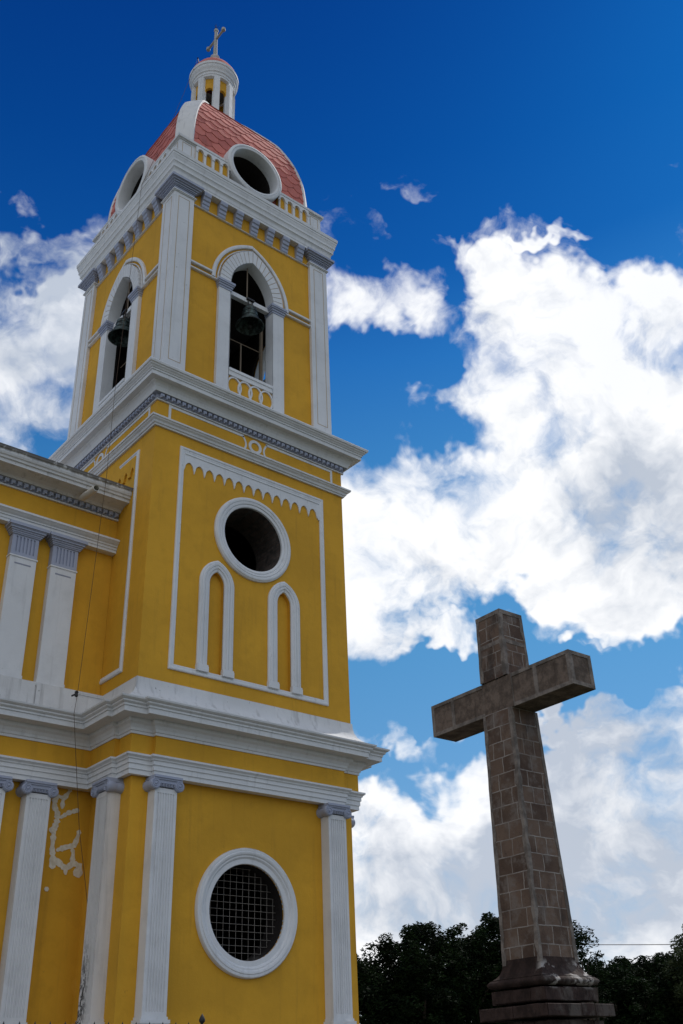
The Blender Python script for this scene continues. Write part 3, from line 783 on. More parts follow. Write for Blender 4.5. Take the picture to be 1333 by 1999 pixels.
# string course meeting the hood
strs = []
for sg in (-1, 1):
    m = MB()
    for z0, z1, r_ in ((11.655, 11.745, 1.38), (11.455, 11.52, 1.17)):
        xs = sorted((sg * 2.18, BX + sg * r_)); m.box(xs[0], xs[1], -2.81, -2.735, z0, z1); m.box(xs[0], xs[1], -2.825, -2.811, z0 + 0.015, z1 - 0.015)
    strs.append(m.build('string_course', M['white'], church))
for k in (1, 2, 3):
    copy_part(jm, church, Q * k, label='arched belfry opening on the left side of the tower' if k == 1 else 'arched belfry opening facing away')
    for s2 in strs: copy_part(s2, church, Q * k)
# corner pilasters
m = MB(); h = 2.845; w = 2.175; d_ = 2.73
L = [(-h, -h), (-w, -h), (-w, -d_), (-d_, -d_), (-d_, -w), (-h, -w)]
m.prism(L, 7.05, 14.06)
o2 = offset_path(L, 0.022, True); m.prism(o2, 7.05, 7.62)
for o, z0, z1 in ((0.03, 14.06, 14.085), (0.055, 14.085, 14.12)): m.prism(offset_path(L, o, True), z0, z1)
cp = m.build('corner_pilaster', M['white'], church, label='panelled corner pilaster nearest the viewer')
m = MB()
for o, z0, z1 in ((0.0, 14.12, 14.27), (0.03, 14.27, 14.30), (0.06, 14.30, 14.35), (0.10, 14.35, 14.40), (0.15, 14.40, 14.44), (0.17, 14.44, 14.455), (0.205, 14.455, 14.54)):
    m.prism(offset_path(L, o, True), z0, z1)
m.build('capital', M['lilac'], cp)
m = MB()
def outline(m, x0, x1, z0, z1, y, t=0.014):
    m.box(x0, x0 + t, y - 0.005, y + 0.01, z0, z1); m.box(x1 - t, x1, y - 0.005, y + 0.01, z0, z1)
    m.box(x0 + t, x1 - t, y - 0.005, y + 0.01, z0, z0 + t); m.box(x0 + t, x1 - t, y - 0.005, y + 0.01, z1 - t, z1)
outline(m, -2.70, -2.325, 7.86, 13.93, -h)
n0 = len(m.v)
mm = MB(); outline(mm, -2.70, -2.325, 7.86, 13.93, -h)
m.add([(y, x, z) for x, y, z in mm.v], mm.f)
m.build('panel_outline', M['tan'], cp)  # flat tan lines: groove paint and recess shadow, both put into the colour
for k in (1, 2, 3): copy_part(cp, church, Q * k)
# bracket band
m = MB(); m.box(-2.175, 2.175, -2.785, -2.735, 13.965, 14.00); m.box(-2.175, 2.175, -2.80, -2.735, 13.975, 13.99)
bf = m.build('bracket_fillet', M['white'], church)
for k in (1, 2, 3): copy_part(bf, church, Q * k)
m = MB()
prof = [(-2.735, 14.0), (-2.80, 14.0), (-2.825, 14.04), (-2.83, 14.12), (-2.815, 14.13), (-2.85, 14.16), (-2.865, 14.25), (-2.85, 14.26), (-2.895, 14.29), (-2.915, 14.38), (-2.90, 14.39), (-2.945, 14.42), (-2.96, 14.50), (-2.96, 14.55), (-2.735, 14.55)]
def bracket(cx):
    m = MB(); n = len(prof)
    vs = [(cx - 0.125, y, z) for y, z in prof] + [(cx + 0.125, y, z) for y, z in prof]
    m.add(vs, [(i, (i + 1) % n, (i + 1) % n + n, i + n) for i in range(n)] + [tuple(range(n)), tuple(range(n, 2 * n))])
    return m
br0 = bracket(0).build('bracket', M['lilac'], church)
first = True
for k in range(4):
    for i in range(7):
        x = -1.77 + i * 0.59
        o = br0 if first else copy_part(br0, church)
        first = False
        p = rotp((x, 0), k); o.location = (p[0], p[1], -GZ); o.rotation_euler = (0, 0, Q * k)
# top cornice
b = MB(); b.plan(sqm(WB), [(-0.3, 14.52), (0.0, 14.552), (0.20, 14.552), (0.21, 14.555), (0.21, 14.63), (0.225, 14.66), (0.228, 14.70), (0.235, 14.76), (0.25, 14.80), (0.275, 14.83), (0.29, 14.835), (0.29, 14.90),
                        (0.30, 14.96), (0.315, 15.0), (0.335, 15.02), (0.335, 15.10), (0.35, 15.15), (0.365, 15.21), (0.38, 15.24), (0.38, 15.30), (0.40, 15.31), (0.41, 15.43), (0.0, 15.50), (-0.4, 15.50)])
b.prism(sqm(2.6), 15.44, 15.49)
b.build('cornice', M['white'], church)

# ------------------------------------------------------------------ balustrade with big round windows
m = MB(); hp = 2.745; wp = 2.19
L = [(-hp, -hp), (-wp, -hp), (-wp, -2.55), (-2.55, -2.55), (-2.55, -wp), (-hp, -wp)]
m.prism(L, 15.46, 16.47)
ped = m.build('pedestal', M['white'], church)
m = MB(); outline(m, -2.64, -2.31, 15.72, 16.40, -hp)
mm = MB(); outline(mm, -2.64, -2.31, 15.72, 16.40, -hp); m.add([(y, x, z) for x, y, z in mm.v], mm.f)
m.build('panel_outline', M['tan'], ped)  # same flat strips, colouring in groove paint and its recess shadow
for k in (1, 2, 3): copy_part(ped, church, Q * k)
for sg in (-1, 1):
    m = MB(); xs = sorted((sg * 2.19, sg * 1.0)); m.box(xs[0], xs[1], -2.755, -2.62, 15.46, 16.47)
    bal = m.build('balustrade', M['yellow'], church)
    m = MB()
    holes = [opening(sg * (2.02 - i * 0.30), 0.108, 15.56, 16.27, 0.13, 5) for i in range(4)]
    xs = sorted((sg * 2.189, sg * 0.98)); m.plate([rect(xs[0], xs[1], 15.47, 16.469)] + holes, -2.835, -2.757)
    for i in range(5): m.box(sg * (2.17 - i * 0.30) - 0.045, sg * (2.17 - i * 0.30) + 0.045, -2.86, -2.8355, 16.20, 16.24)
    m.build('arcade', M['white'], bal)
    for k in (1, 2, 3): copy_part(bal, church, Q * k)
for k, xc in ((0, 2.745), (1, 2.519)):
    for sg in (-1, 1):
        m = MB()
        for z0, z1, o in ((16.47, 16.505, 0.03), (16.505, 16.60, 0.085)):
            xs = sorted((sg * (xc + (o if k == 0 else 0)), sg * 0.98)); m.box(xs[0], xs[1], -2.745 - o, -2.52, z0, z1)
        cpg = m.build('coping', M['white_old'], church, rot=Q * k)
        copy_part(cpg, church, Q * 2)
OZ = 16.75
rw = ring_moulding(BX + .02, OZ, [(0.855, -2.52), (0.855, -2.90), (0.87, -2.925), (0.93, -2.935), (0.95, -2.915), (0.97, -2.94), (1.03, -2.93), (1.05, -2.91), (1.055, -2.86), (1.05, -1.3)], 64)
rw = rw.build('round_window', M['white'], church, smooth=True, label='big round opening at the foot of the dome, front side')
m = MB(); m.lathe([(0.853, -2.525), (0.853, -1.0), (0.0, -1.0)], 40, (BX + .02, OZ), 'y'); m.build('reveal', M['inner'], rw)  # closed near-black tube standing in for the darkness inside the dome
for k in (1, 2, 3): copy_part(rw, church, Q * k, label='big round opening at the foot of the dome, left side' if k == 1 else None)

# ------------------------------------------------------------------ dome: four curved tiled faces with white corner ribs
HT = [(15.45, 2.56), (16.4, 2.57), (17.4, 2.55), (18.1, 2.48), (18.9, 2.30), (19.7, 2.02), (20.1, 1.82), (20.8, 1.36), (21.36, 0.96), (21.8, 0.60)]
def hz_by_s():
    P = [(h, z) for z, h in HT]; out = [P[0]]
    # Catmull-Rom resample
    res = []
    for i in range(len(P) - 1):
        p0 = P[max(i - 1, 0)]; p1 = P[i]; p2 = P[i + 1]; p3 = P[min(i + 2, len(P) - 1)]
        for j in range(8):
            t = j / 8
            f_ = lambda a, b, c, d: 0.5 * ((2 * b) + (-a + c) * t + (2 * a - 5 * b + 4 * c - d) * t * t + (-a + 3 * b - 3 * c + d) * t ** 3)
            res.append((f_(p0[0], p1[0], p2[0], p3[0]), f_(p0[1], p1[1], p2[1], p3[1])))
    res.append(P[-1]); return res
DP = hz_by_s()
DS = [0.0]
for a_, b2 in zip(DP, DP[1:]): DS.append(DS[-1] + math.hypot(b2[0] - a_[0], b2[1] - a_[1]))
def dome_at(s):
    s = max(0, min(DS[-1] - 1e-4, s)); i = next(j for j in range(len(DS) - 1) if DS[j + 1] > s)
    t = (s - DS[i]) / (DS[i + 1] - DS[i]); a_, b2 = DP[i], DP[i + 1]
    dx, dz = b2[0] - a_[0], b2[1] - a_[1]; l = math.hypot(dx, dz)
    return a_[0] + dx * t, a_[1] + dz * t, dz / l, -dx / l      # h, z, outward normal (h, z)
m = MB()
def octo(h, z):
    k = h - min(h * 0.8, (0.30 if z < 20 else max(0.16, 0.30 - (z - 20) * 0.09)) * 1.40); return [(-k, -h, z), (k, -h, z), (h, -k, z), (h, k, z), (k, h, z), (-k, h, z), (-h, k, z), (-h, -k, z)]
rows = [octo(h * 0.995, z) for h, z in DP]
m.grid(rows, close_v=True)
# openings behind the round windows
fine = []
for (i0, r0), r1 in zip(enumerate(rows[:-1]), rows[1:]):
    for j in range(8):
        a, b, c, d = r0[j], r0[(j + 1) % 8], r1[(j + 1) % 8], r1[j]
        big = j % 2 == 0; n = 24 if big else 1
        for q in range(n):
            l0 = [a[t] + (b[t] - a[t]) * q / n for t in range(3)]; l1 = [a[t] + (b[t] - a[t]) * (q + 1) / n for t in range(3)]
            u0 = [d[t] + (c[t] - d[t]) * q / n for t in range(3)]; u1 = [d[t] + (c[t] - d[t]) * (q + 1) / n for t in range(3)]
            mid = [(l0[t] + u1[t]) / 2 for t in range(3)]
            if big and math.hypot(min(abs(mid[0]), abs(mid[1])), mid[2] - OZ) < 0.96: continue
            fine.append((l0, l1, u1, u0))
m = MB()
for q4 in fine: m.add(q4, [(0, 1, 2, 3)])
dome = m.build('dome', M['inner'], church)
def push(t):
    dx_, dz_ = t[0] - BX - .02, t[2] - OZ; r_ = math.hypot(dx_, dz_)
    if r_ > 0.98 or r_ < 0.01: return t
    return (BX + .02 + dx_ / r_ * 0.98, t[1], OZ + dz_ / r_ * 0.98)
def tiles():
    m = MB(); W = 0.50; ex = 0.335; dz = 0.12; rnd = random.Random(3)
    nrow = int(DS[-1] / ex)
    for r in range(nrow, -1, -1):
        s0 = 0.6 + r * ex
        if s0 > DS[-1] - 0.1: continue
        hh = dome_at(s0)[0]
        n = int(hh / W) + 2
        for i in range(-n, n + 1):
            cx = (i + (0.5 if r % 2 else 0)) * W
            g = 0.004 + rnd.uniform(0, 0.003)
            shp = [(-W / 2 + g, ex + 0.10), (-W / 2 + g, dz), (-W * 0.17, 0.0), (W * 0.17, 0.0), (W / 2 - g, dz), (W / 2 - g, ex + 0.10)]
            top, bot = [], []
            lift = 0.018 + rnd.uniform(0, 0.010)
            ok = True
            for u, v in shp:
                h_, z_, nh, nz = dome_at(s0 + v)
                lim = h_ - (0.30 if z_ < 20 else max(0.16, 0.30 - (z_ - 20) * 0.09)) * 1.38 + 0.08
                x_ = max(-lim, min(lim, cx + u))
                l_ = lift * (1 - v / (ex + 0.1)) + 0.008
                top.append((x_, -(h_ + nh * (l_ + 0.012)), z_ + nz * (l_ + 0.012)))
                bot.append((x_, -(h_ + nh * 0.002), z_ + nz * 0.002))
            if max(t[0] for t in top) - min(t[0] for t in top) < 0.03: continue
            top = [push(t) for t in top]; bot = [push(t) for t in bot]
            mx = sum(t[0] for t in top) / 6; mz = sum(t[2] for t in top) / 6
            if math.hypot(mx - BX, mz - OZ) < 0.97: continue
            k = len(shp)
            m.add(top + bot, [tuple(range(k))] + [(j, (j + 1) % k, (j + 1) % k + k, j + k) for j in range(k)])
    return m
ti = tiles().build('tiles', M['tile'], dome)
for k in (1, 2, 3):
    c = ti.copy(); col.objects.link(c); c.parent = dome; c.rotation_euler = (0, 0, Q * k)
# ribs: bands along the near corner, built on the diagonal
m = MB(); rows = []
for h, z in DP:
    i = DP.index((h, z)); hw_ = 0.30 if z < 20 else max(0.16, 0.30 - (z - 20) * 0.09)
    D = h * math.sqrt(2) - hw_ + 0.10
    q = 1 / math.sqrt(2)
    def pt(dg, ac): return (-dg * q + ac * q, -dg * q - ac * q, z)
    nz = dome_at(DS[i])[3] * 0.05
    r_ = [pt(D - 0.25, -hw_ - 0.02), pt(D, -hw_), pt(D + 0.02, -hw_ * 0.6), pt(D + 0.02, hw_ * 0.6), pt(D, hw_), pt(D - 0.25, hw_ + 0.02)]
    rows.append([(x, y, zz + nz) for x, y, zz in r_])
m.grid(rows)
m.add(rows[-1], [(0, 1, 2, 3, 4, 5)])
rb = m.build('rib', M['white_old'], dome, smooth=True)
for k in (1, 2, 3):
    c = rb.copy(); col.objects.link(c); c.parent = dome; c.rotation_euler = (0, 0, Q * k)

M['cross_grey'] = material('weathered_grey_cross', painted((0.42, 0.41, 0.39), 0.1, grime=0.9, speck=0.8))
# ------------------------------------------------------------------ lantern
m = MB(); m.lathe([(0.40, 21.0), (0.93, 21.15), (0.93, 21.32), (0.86, 21.36), (0.83, 21.50), (0.80, 21.52), (0.0, 21.53)], 40); m.lathe([(0.5, 21.0), (0.97, 21.05), (0.97, 21.15), (0.93, 21.16)], 40)
lan = m.build('lantern', M['white_old'], church, smooth=True)
A8 = [R_(22.5 + 45 * i) for i in range(8)]
rr = 0.66
def lantern_panel(z0, z1, hw, zs, yf, yb, full):
    m = MB(); wd = rr * math.tan(R_(22.5))
    m.plate([rect(-wd, wd, z0, z1), opening(0, hw, z0 + (0.02 if full else 0.0) - (0 if full else 0.0), zs, 0.13, 6)] if full else
            [[(-wd, z0), (-hw, z0), (-hw, zs)] + parch(0, hw, zs, 0.13, 6)[1:-1] + [(hw, zs), (hw, z0), (wd, z0), (wd, z1), (-wd, z1)]], yf, yb)
    return m
pw = lantern_panel(21.5, 22.95, 0.125, 22.9, -rr, -rr + 0.1, False)
# lower white part: jambs
m = MB(); wd = rr * math.tan(R_(22.5))
for s_ in (-1, 1):
    xs = sorted((s_ * 0.125, s_ * wd)); m.box(xs[0], xs[1], -rr, -rr + 0.10, 21.53, 22.88)
pj = m.build('jambs', M['white'], lan)
m = lantern_panel(22.88, 23.62, 0.125, 22.96, -rr, -rr + 0.10, False)
ps = m.build('spandrel', M['yellow'], lan)
m = MB(); m.box(-0.115, 0.115, -0.80, -0.62, 21.52, 23.6); m.box(-0.095, 0.095, -0.815, -0.80, 21.7, 23.45)
pc = m.build('column', M['white'], lan)
for i in range(8):
    if i:
        for s_ in (pj, ps, pc):
            c = s_.copy(); col.objects.link(c); c.parent = lan; c.rotation_euler = (0, 0, R_(45 * i + (22.5 if s_ is pc else 0)))
    else: pc.rotation_euler = (0, 0, R_(22.5))
m = MB(); m.lathe([(0.5, 23.56), (0.76, 23.60), (0.78, 23.62), (0.78, 23.70), (0.80, 23.72), (0.805, 23.82), (0.84, 23.86), (0.845, 23.96), (0.87, 24.0), (0.90, 24.07), (0.905, 24.17), (0.93, 24.19), (0.935, 24.30), (0.90, 24.33), (0.6, 24.36)], 48)
m.build('cornice', M['white'], lan, smooth=True)
m = MB(); m.lathe([(0.92, 24.32), (0.86, 24.50), (0.72, 24.76), (0.50, 25.02), (0.28, 25.24), (0.15, 25.42), (0.11, 25.50)], 40)
m.build('cap', M['tile'], lan, smooth=True)
m = MB(); m.lathe([(0.12, 25.40), (0.13, 25.62), (0.17, 25.66), (0.18, 25.72), (0.12, 25.76), (0.0, 25.77)], 20)
m.build('neck', M['white_old'], lan, smooth=True)
m = MB(); m.lathe([(0.0, 25.76), (0.085, 25.76), (0.070, 26.60), (0.062, 27.35), (0.0, 27.38)], 10)
m.tube([(0, -0.52, 26.85), (0, 0.52, 26.85)], 0.05, 8)
for y in (-0.54, 0.54): m.lathe([(0, 26.77), (0.075, 26.80), (0.09, 26.86), (0.075, 26.93), (0, 26.96)], 10, (0, y))
m.lathe([(0, 27.30), (0.08, 27.34), (0.095, 27.40), (0.07, 27.47), (0, 27.50)], 10)
fc = m.build('roof_cross', M['cross_grey'], church, smooth=True)
m = MB(); m.tube([(-0.03, -0.02, 27.4), (-0.03, -0.02, 27.78)], [0.02, 0.006], 5)
for a_ in range(4):
    t = a_ * PI / 2 + 0.5; m.tube([(-0.03, -0.02, 27.50), (0.13 * math.cos(t), 0.13 * math.sin(t), 27.62)], [0.012, 0.004], 4)
m.build('lightning_spike', M['iron'], fc)
m = MB(); m.tube([(-0.50, 0.20, 24.75), (-0.72, 0.05, 25.15)], 0.018, 5); m.lathe([(0, 25.12), (0.035, 25.15), (0, 25.2)], 8, (-0.72, 0.05))
m.build('cable_bracket', M['iron'], lan)

# ------------------------------------------------------------------ the lower wing on the left, upper part
m = MB(); m.box(-26, -3.005, -1.27, -0.8, -1.9, 3.9); m.box(-26, -25.6, -0.79, 11.9, -1.9, 3.9)
m.build('wall', M['yellow'], church, label='upper wall of the wing')
m = MB(); m.box(-25.9, -3.01, -0.9, 12, 3.9, 4.02); m.build('roof', M['white_old'], church)
wing = lambda yb: [(-26, yb), (-3.003, yb)]
m = MB(); m.plan(wing(-1.27), [(0, -1.80), (0.22, -1.80), (0.22, -1.19), (0.24, -1.185), (0.25, -1.15), (0.25, -1.115), (0.22, -1.10), (0, -1.085)], False)
m.box(-3.66, -4.62, -1.53, -1.45, -1.8, -1.13); m.box(-5.62, -4.66, -1.53, -1.45, -1.8, -1.13)
m.build('plinth', M['white_old'], church)
def square_pilaster(cx, label=None):
    m = MB(); hw = 0.315; yf = -1.45
    m.box(cx - hw, cx + hw, yf, -1.27, -1.10, 1.74); m.box(cx - hw - 0.015, cx + hw + 0.015, yf - 0.015, -1.27, -1.10, -1.02)
    m.box(cx - hw - 0.02, cx + hw + 0.02, yf - 0.02, -1.27, 1.74, 1.775)
    o = m.build('pilaster', M['white'], church, label=label)
    m = MB(); x0, x1 = cx - hw + 0.10, cx + hw - 0.10
    m.box(x0 + .02, x1 - .02, yf - 0.004, yf + .01, 1.565, 1.60)
    m.build('panel_outline', M['dentilgap'], o)
    m = MB(); pts = [(cx - hw, -1.27), (cx - hw, yf)]
    fw = 0.5 / 6
    for i in range(6):
        a = cx - 0.25 + i * fw
        pts += [(a + fw * 0.3, yf), (a + fw * 0.36, yf + 0.03), (a + fw * 0.72, yf + 0.03), (a + fw * 0.78, yf)]
    pts += [(cx + hw, yf), (cx + hw, -1.27)]
    m.prism(pts, 1.86, 2.26); m.box(cx - hw, cx + hw, yf, -1.27, 1.775, 1.86); m.box(cx - hw, cx + hw, yf, -1.27, 2.26, 2.30)
    for z0, z1, o_ in ((2.30, 2.33, 0.03), (2.33, 2.37, 0.05), (2.37, 2.41, 0.075), (2.41, 2.45, 0.11), (2.45, 2.47, 0.125), (2.47, 2.545, 0.155)):
        m.box(cx - hw - o_, cx + hw + o_, yf - o_, -1.27, z0, z1)
    m.build('capital', M['lilac'], o)
    return o
p1_ = square_pilaster(-4.29, 'plain wing pilaster with lilac capital nearest the tower')
copy_part(p1_, church, dx=-0.985, label='plain wing pilaster with lilac capital, second from the tower')
for dx in (-4.6, -5.58): copy_part(p1_, church, dx=dx)
m = MB(); m.plan(wing(-1.45), [(-0.18, 2.545), (0.0, 2.55), (0.0, 2.62), (0.02, 2.625), (0.02, 2.69), (0.045, 2.695), (0.05, 2.73), (0.09, 2.76), (0.13, 2.80), (0.15, 2.81), (0.15, 2.86), (-0.1, 2.91)], False)
for o_ in (0.0,): m.add([(-3.003, -1.45 - o, z) for o, z in [(-0.18, 2.545), (0.0, 2.55), (0.0, 2.62), (0.02, 2.625), (0.02, 2.69), (0.045, 2.695), (0.05, 2.73), (0.09, 2.76), (0.13, 2.80), (0.15, 2.81), (0.15, 2.86), (-0.1, 2.91)]], [tuple(range(12))])
m.build('architrave', M['white'], church)
m = MB(); m.box(-26, -3.004, -1.37, -1.26, 2.88, 3.5); m.build('frieze', M['yellow'], church)
cpf = [(-0.1, 3.66), (0.14, 3.665), (0.16, 3.69), (0.20, 3.72), (0.30, 3.75), (0.42, 3.765), (0.50, 3.77), (0.53, 3.755), (0.56, 3.755), (0.56, 3.84), (0.60, 3.85), (0.61, 3.90), (0.64, 3.92), (0.66, 3.97), (0.66, 4.03), (0.70, 4.05), (0.72, 4.11), (0.0, 4.16), (-0.1, 4.16)]
m = MB(); m.plan(wing(-1.37), cpf, False); m.add([(-3.003, -1.37 - o, z) for o, z in cpf], [tuple(range(len(cpf)))])
m.box(-26, -3.003, -1.42, -1.36, 3.475, 3.515)
m.build('cornice', M['edge_mould'], church, label='weathered cornice of the wing with grime along its top edge')
m = MB(); m.box(-26, -3.004, -1.41, -1.36, 3.516, 3.665)
m2 = MB(); dentils(m2, [-3.09 - i * 0.158 for i in range(70)], -1.41, 3.517, 3.655)
dd = m.build('dentil_band', M['dentilgap'], church); m2.build('dentil_row', M['lilac'], dd, loc=(0, 0, 0))
m = MB()
a_, b2 = Vector((-4.13, -1.70, 3.63)), Vector((-4.13, -2.42, 3.55))
m.tube([a_, b2], 0.085, 18, cap=False); m.tube([b2, a_], 0.070, 18, cap=False); m.lathe([(0.07, b2.y), (0.085, b2.y)], 18, (-4.13, 3.55), 'y')
m.lathe([(0, -1.9), (0.07, -1.9)], 18, (-4.13, 3.61), 'y')
m.build('drain_spout', M['pvc'], church, smooth=True)

# bare plaster repair on the lower wing wall: strokes following an old crack
def stroke(m, pts, w0):
    y = -1.226; rnd = random.Random(len(pts) * 7 + int(w0 * 100)); L_, R2 = [], []
    dense = []
    for (xa, za), (xb, zb) in zip(pts, pts[1:]):
        n = max(2, int(math.hypot(xb - xa, zb - za) / 0.04))
        for i in range(n): dense.append((xa + (xb - xa) * i / n, za + (zb - za) * i / n))
    dense.append(pts[-1])
    n = len(dense)
    for i, (x, z) in enumerate(dense):
        a, b = dense[max(0, i - 2)], dense[min(n - 1, i + 2)]; dx, dz = b[0] - a[0], b[1] - a[1]; l = math.hypot(dx, dz) or 1
        w = w0 * 0.78 * (0.62 + 0.76 * rnd.random()) * (0.45 if i in (0, n - 1) else 1)
        L_.append((x - dz / l * w, z + dx / l * w)); R2.append((x + dz / l * w, z - dx / l * w))
    k = len(m.v); m.v += [(x, y - m.off, z) for x, z in L_] + [(x, y - m.off, z) for x, z in R2]
    for i in range(n - 1): m.f.append((k + i, k + i + 1, k + n + i + 1, k + n + i))
    m.off += 0.0007
m = MB(); m.off = 0.0
for pts, w0 in PLASTER: stroke(m, pts, w0)
def plast(t, b, p, nrm):
    t.put(b.inputs['Base Color'], t.mix(t.mapr(t.noise(p, 12, 6, 0.65), 0.35, 0.65), (0.62, 0.56, 0.44), (0.76, 0.72, 0.62))); b.inputs['Roughness'].default_value = 0.95
M['plaster'] = material('bare_plaster', plast)
m.build('plaster_repair', M['plaster'], church)

# ------------------------------------------------------------------ bells
def bell(x, y, rot, label):
    root = thing('bell', label, 'bell', (x, y, 10.42), group='bells hanging in the belfry openings')
    root.rotation_euler = (0, 0, rot)
    pr_ = [(0.0, 0.66), (0.10, 0.66), (0.17, 0.645), (0.205, 0.60), (0.215, 0.54), (0.225, 0.40), (0.25, 0.28), (0.295, 0.16), (0.35, 0.08), (0.41, 0.03), (0.425, 0.0), (0.40, -0.005), (0.36, 0.04), (0.27, 0.16), (0.21, 0.35), (0.18, 0.55), (0.0, 0.60)]
    m = MB(); m.lathe(pr_, 40)
    for z, r in ((0.30, 0.25), (0.48, 0.222), (0.10, 0.335)): m.lathe([(r - 0.012, z - 0.012), (r + 0.012, z - 0.008), (r + 0.012, z + 0.008), (r - 0.012, z + 0.012)], 40)
    m.build('bell_body', M['bronze'], root, smooth=True, loc=(0, 0, 0))
    m = MB(); m.tube([(0, 0, 0.6), (0, 0, 0.02)], 0.02, 6); m.lathe([(0, -0.06), (0.05, -0.04), (0.06, 0.0), (0.03, 0.05), (0, 0.06)], 12)
    m.build('clapper', M['iron'], root, loc=(0, 0, 0))
    m = MB()
    for s_ in (-0.07, 0.07):
        m.tube([(s_, 0, 0.64), (s_, 0, 0.98)], 0.018, 6)
        m.tube([(s_, -0.06, 0.64), (s_, -0.05, 0.74), (s_, 0.05, 0.74), (s_, 0.06, 0.64)], 0.022, 6)
    m.box(-0.13, 0.13, -0.05, 0.30, 0.96, 1.02)
    m.build('hanger', M['iron'], root, loc=(0, 0, 0))
    return root
bell(BX + 0.02, -2.72, 0, 'bronze bell with green patina in the front arched opening')
bell(-2.72, -0.02, Q, 'dark bronze bell in the arched opening on the left side of the tower')

# ------------------------------------------------------------------ loose cable down the tower
def hang(p, q, sag, n=10):
    p, q = Vector(p), Vector(q); return [p.lerp(q, i / n) + Vector((0, 0, -sag * math.sin(PI * i / n))) for i in range(n)]
pts = hang((-0.72, 0.05, 25.13), (-3.17, -1.30, 15.42), 0.25, 16) + hang((-3.17, -1.30, 15.42), (-3.62, -1.81, 7.03), 0.0, 8) + \
      hang((-3.62, -1.81, 7.03), (-3.76, -2.11, 4.12), 0.05, 6) + hang((-3.76, -2.11, 4.12), (-3.93, -2.10, -1.44), 0.1, 10) + \
      hang((-3.93, -2.10, -1.44), (-3.97, -2.12, -1.86), 0, 2) + hang((-3.97, -2.12, -1.86), (-3.42, -1.75, -4.15), 0.02, 8) + [Vector((-3.42, -1.75, -4.15)), Vector((-3.26, -1.87, -5.1)), Vector((-3.12, -1.97, -5.95)), Vector((-3.0, -1.99, -6.4)), Vector((-3.0, -1.99, -8.0))]
m = MB(); m.tube(pts, 0.006, 5)
tag(m.build('cable', M['wire']), 'thin dark cable hanging from the lantern down the shaded side of the tower', 'cable')
m = MB(); m.tube([(-3.96, -1.9, -1.40), (-3.96, -2.12, -1.42)], 0.02, 6); m.lathe([(0, -1.50), (0.04, -1.47), (0.03, -1.42), (0.045, -1.38), (0, -1.34)], 10, (-3.96, -2.12))
m.build('insulator', M['iron'], church)

# ------------------------------------------------------------------ the stone cross on its stepped pedestal
def stone(t, b, p, nrm):
    uv = t.new('ShaderNodeUVMap').outputs[0]
    wob = t.vm('SCALE', t.vm('SUBTRACT', t.noise_c(p, 3.0), (0.5, 0.5, 0.5)), scale=0.03)
    u = t.vm('ADD', uv, wob)
    br = t.new('ShaderNodeTexBrick'); t.put(br.inputs[0], u); br.offset = 0.37; br.offset_frequency = 2; br.squash = 0.7; br.squash_frequency = 3
    t.put(br.inputs['Color1'], (0.074, 0.047, 0.037)); t.put(br.inputs['Color2'], (0.185, 0.125, 0.095)); t.put(br.inputs['Mortar'], (0.27, 0.235, 0.21))
    br.inputs['Scale'].default_value = 1.0; br.inputs['Brick Width'].default_value = 0.34; br.inputs['Row Height'].default_value = 0.25
    br.inputs['Mortar Size'].default_value = 0.009; br.inputs['Mortar Smooth'].default_value = 0.25; br.inputs['Bias'].default_value = 0.0
    worn = t.mapr(t.noise(p, 2.4, 6, 0.65), 0.40, 0.58)
    stn = t.mix(t.mapr(t.noise(p, 1.9, 3, 0.6), 0.35, 0.65), (0.078, 0.050, 0.037), (0.175, 0.122, 0.088))
    c = t.mix(t.m('MULTIPLY', br.outputs['Fac'], t.mapr(worn, 0.0, 1.0, 0.25, 1.0)), t.mix(0.45, br.outputs[0], stn), (0.33, 0.295, 0.265))
    c = t.mix(t.m('MULTIPLY', br.outputs['Fac'], 0.0), c, c)
    blot = t.noise(p, 3.5, 8, 0.68)
    c = t.mix(t.m('MULTIPLY', t.mapr(blot, 0.48, 0.64), 0.60), c, (0.215, 0.185, 0.165))
    c = t.mix(t.m('MULTIPLY', t.mapr(t.noise(t.vm('MULTIPLY', p, (1, 1, 0.35)), 2.2, 6, 0.65), 0.52, 0.66), 0.70), c, (0.036, 0.028, 0.025))
    c = t.mix(t.m('MULTIPLY', t.mapr(t.noise(p, 24, 5, 0.7), 0.58, 0.70), 0.6), c, (0.05, 0.04, 0.035))
    t.put(b.inputs['Base Color'], c); b.inputs['Roughness'].default_value = 0.92; b.inputs['Specular IOR Level'].default_value = 0.2
    h = t.m('ADD', t.m('MULTIPLY', br.outputs['Fac'], 0.6), t.m('MULTIPLY', t.noise(p, 30, 6, 0.7), 0.9))
    bump(t, b, h, 0.8, 0.012)
def _nc(s, v, scale):
    n = s.new('ShaderNodeTexNoise'); s.put(n.inputs['Vector'], v); n.inputs['Scale'].default_value = scale; n.inputs['Detail'].default_value = 3
    return n.outputs[1]
NT.noise_c = _nc
M['stone'] = material('brown_ashlar', stone)
def render_stone(base):
    def f(t, b, p, nrm):
        blot = t.noise(p, 5, 9, 0.7)
        c = t.mix(t.mapr(blot, 0.38, 0.62), tuple(x * 0.62 for x in base), tuple(x * 1.2 for x in base))
        c = t.mix(t.m('MULTIPLY', t.mapr(t.noise(t.vm('MULTIPLY', p, (1, 1, 0.4)), 2.6, 6, 0.65), 0.52, 0.64), 0.7), c, tuple(x * 0.42 for x in base))
        t.put(b.inputs['Base Color'], c); b.inputs['Roughness'].default_value = 0.93; b.inputs['Specular IOR Level'].default_value = 0.2
        bump(t, b, t.noise(p, 22, 7, 0.7), 0.8, 0.012)
    return f
M['trim_stone'] = material('worn_grey_render', render_stone((0.215, 0.185, 0.163)))
M['panel_stone'] = material('rendered_arm_panel', render_stone((0.160, 0.122, 0.098)))
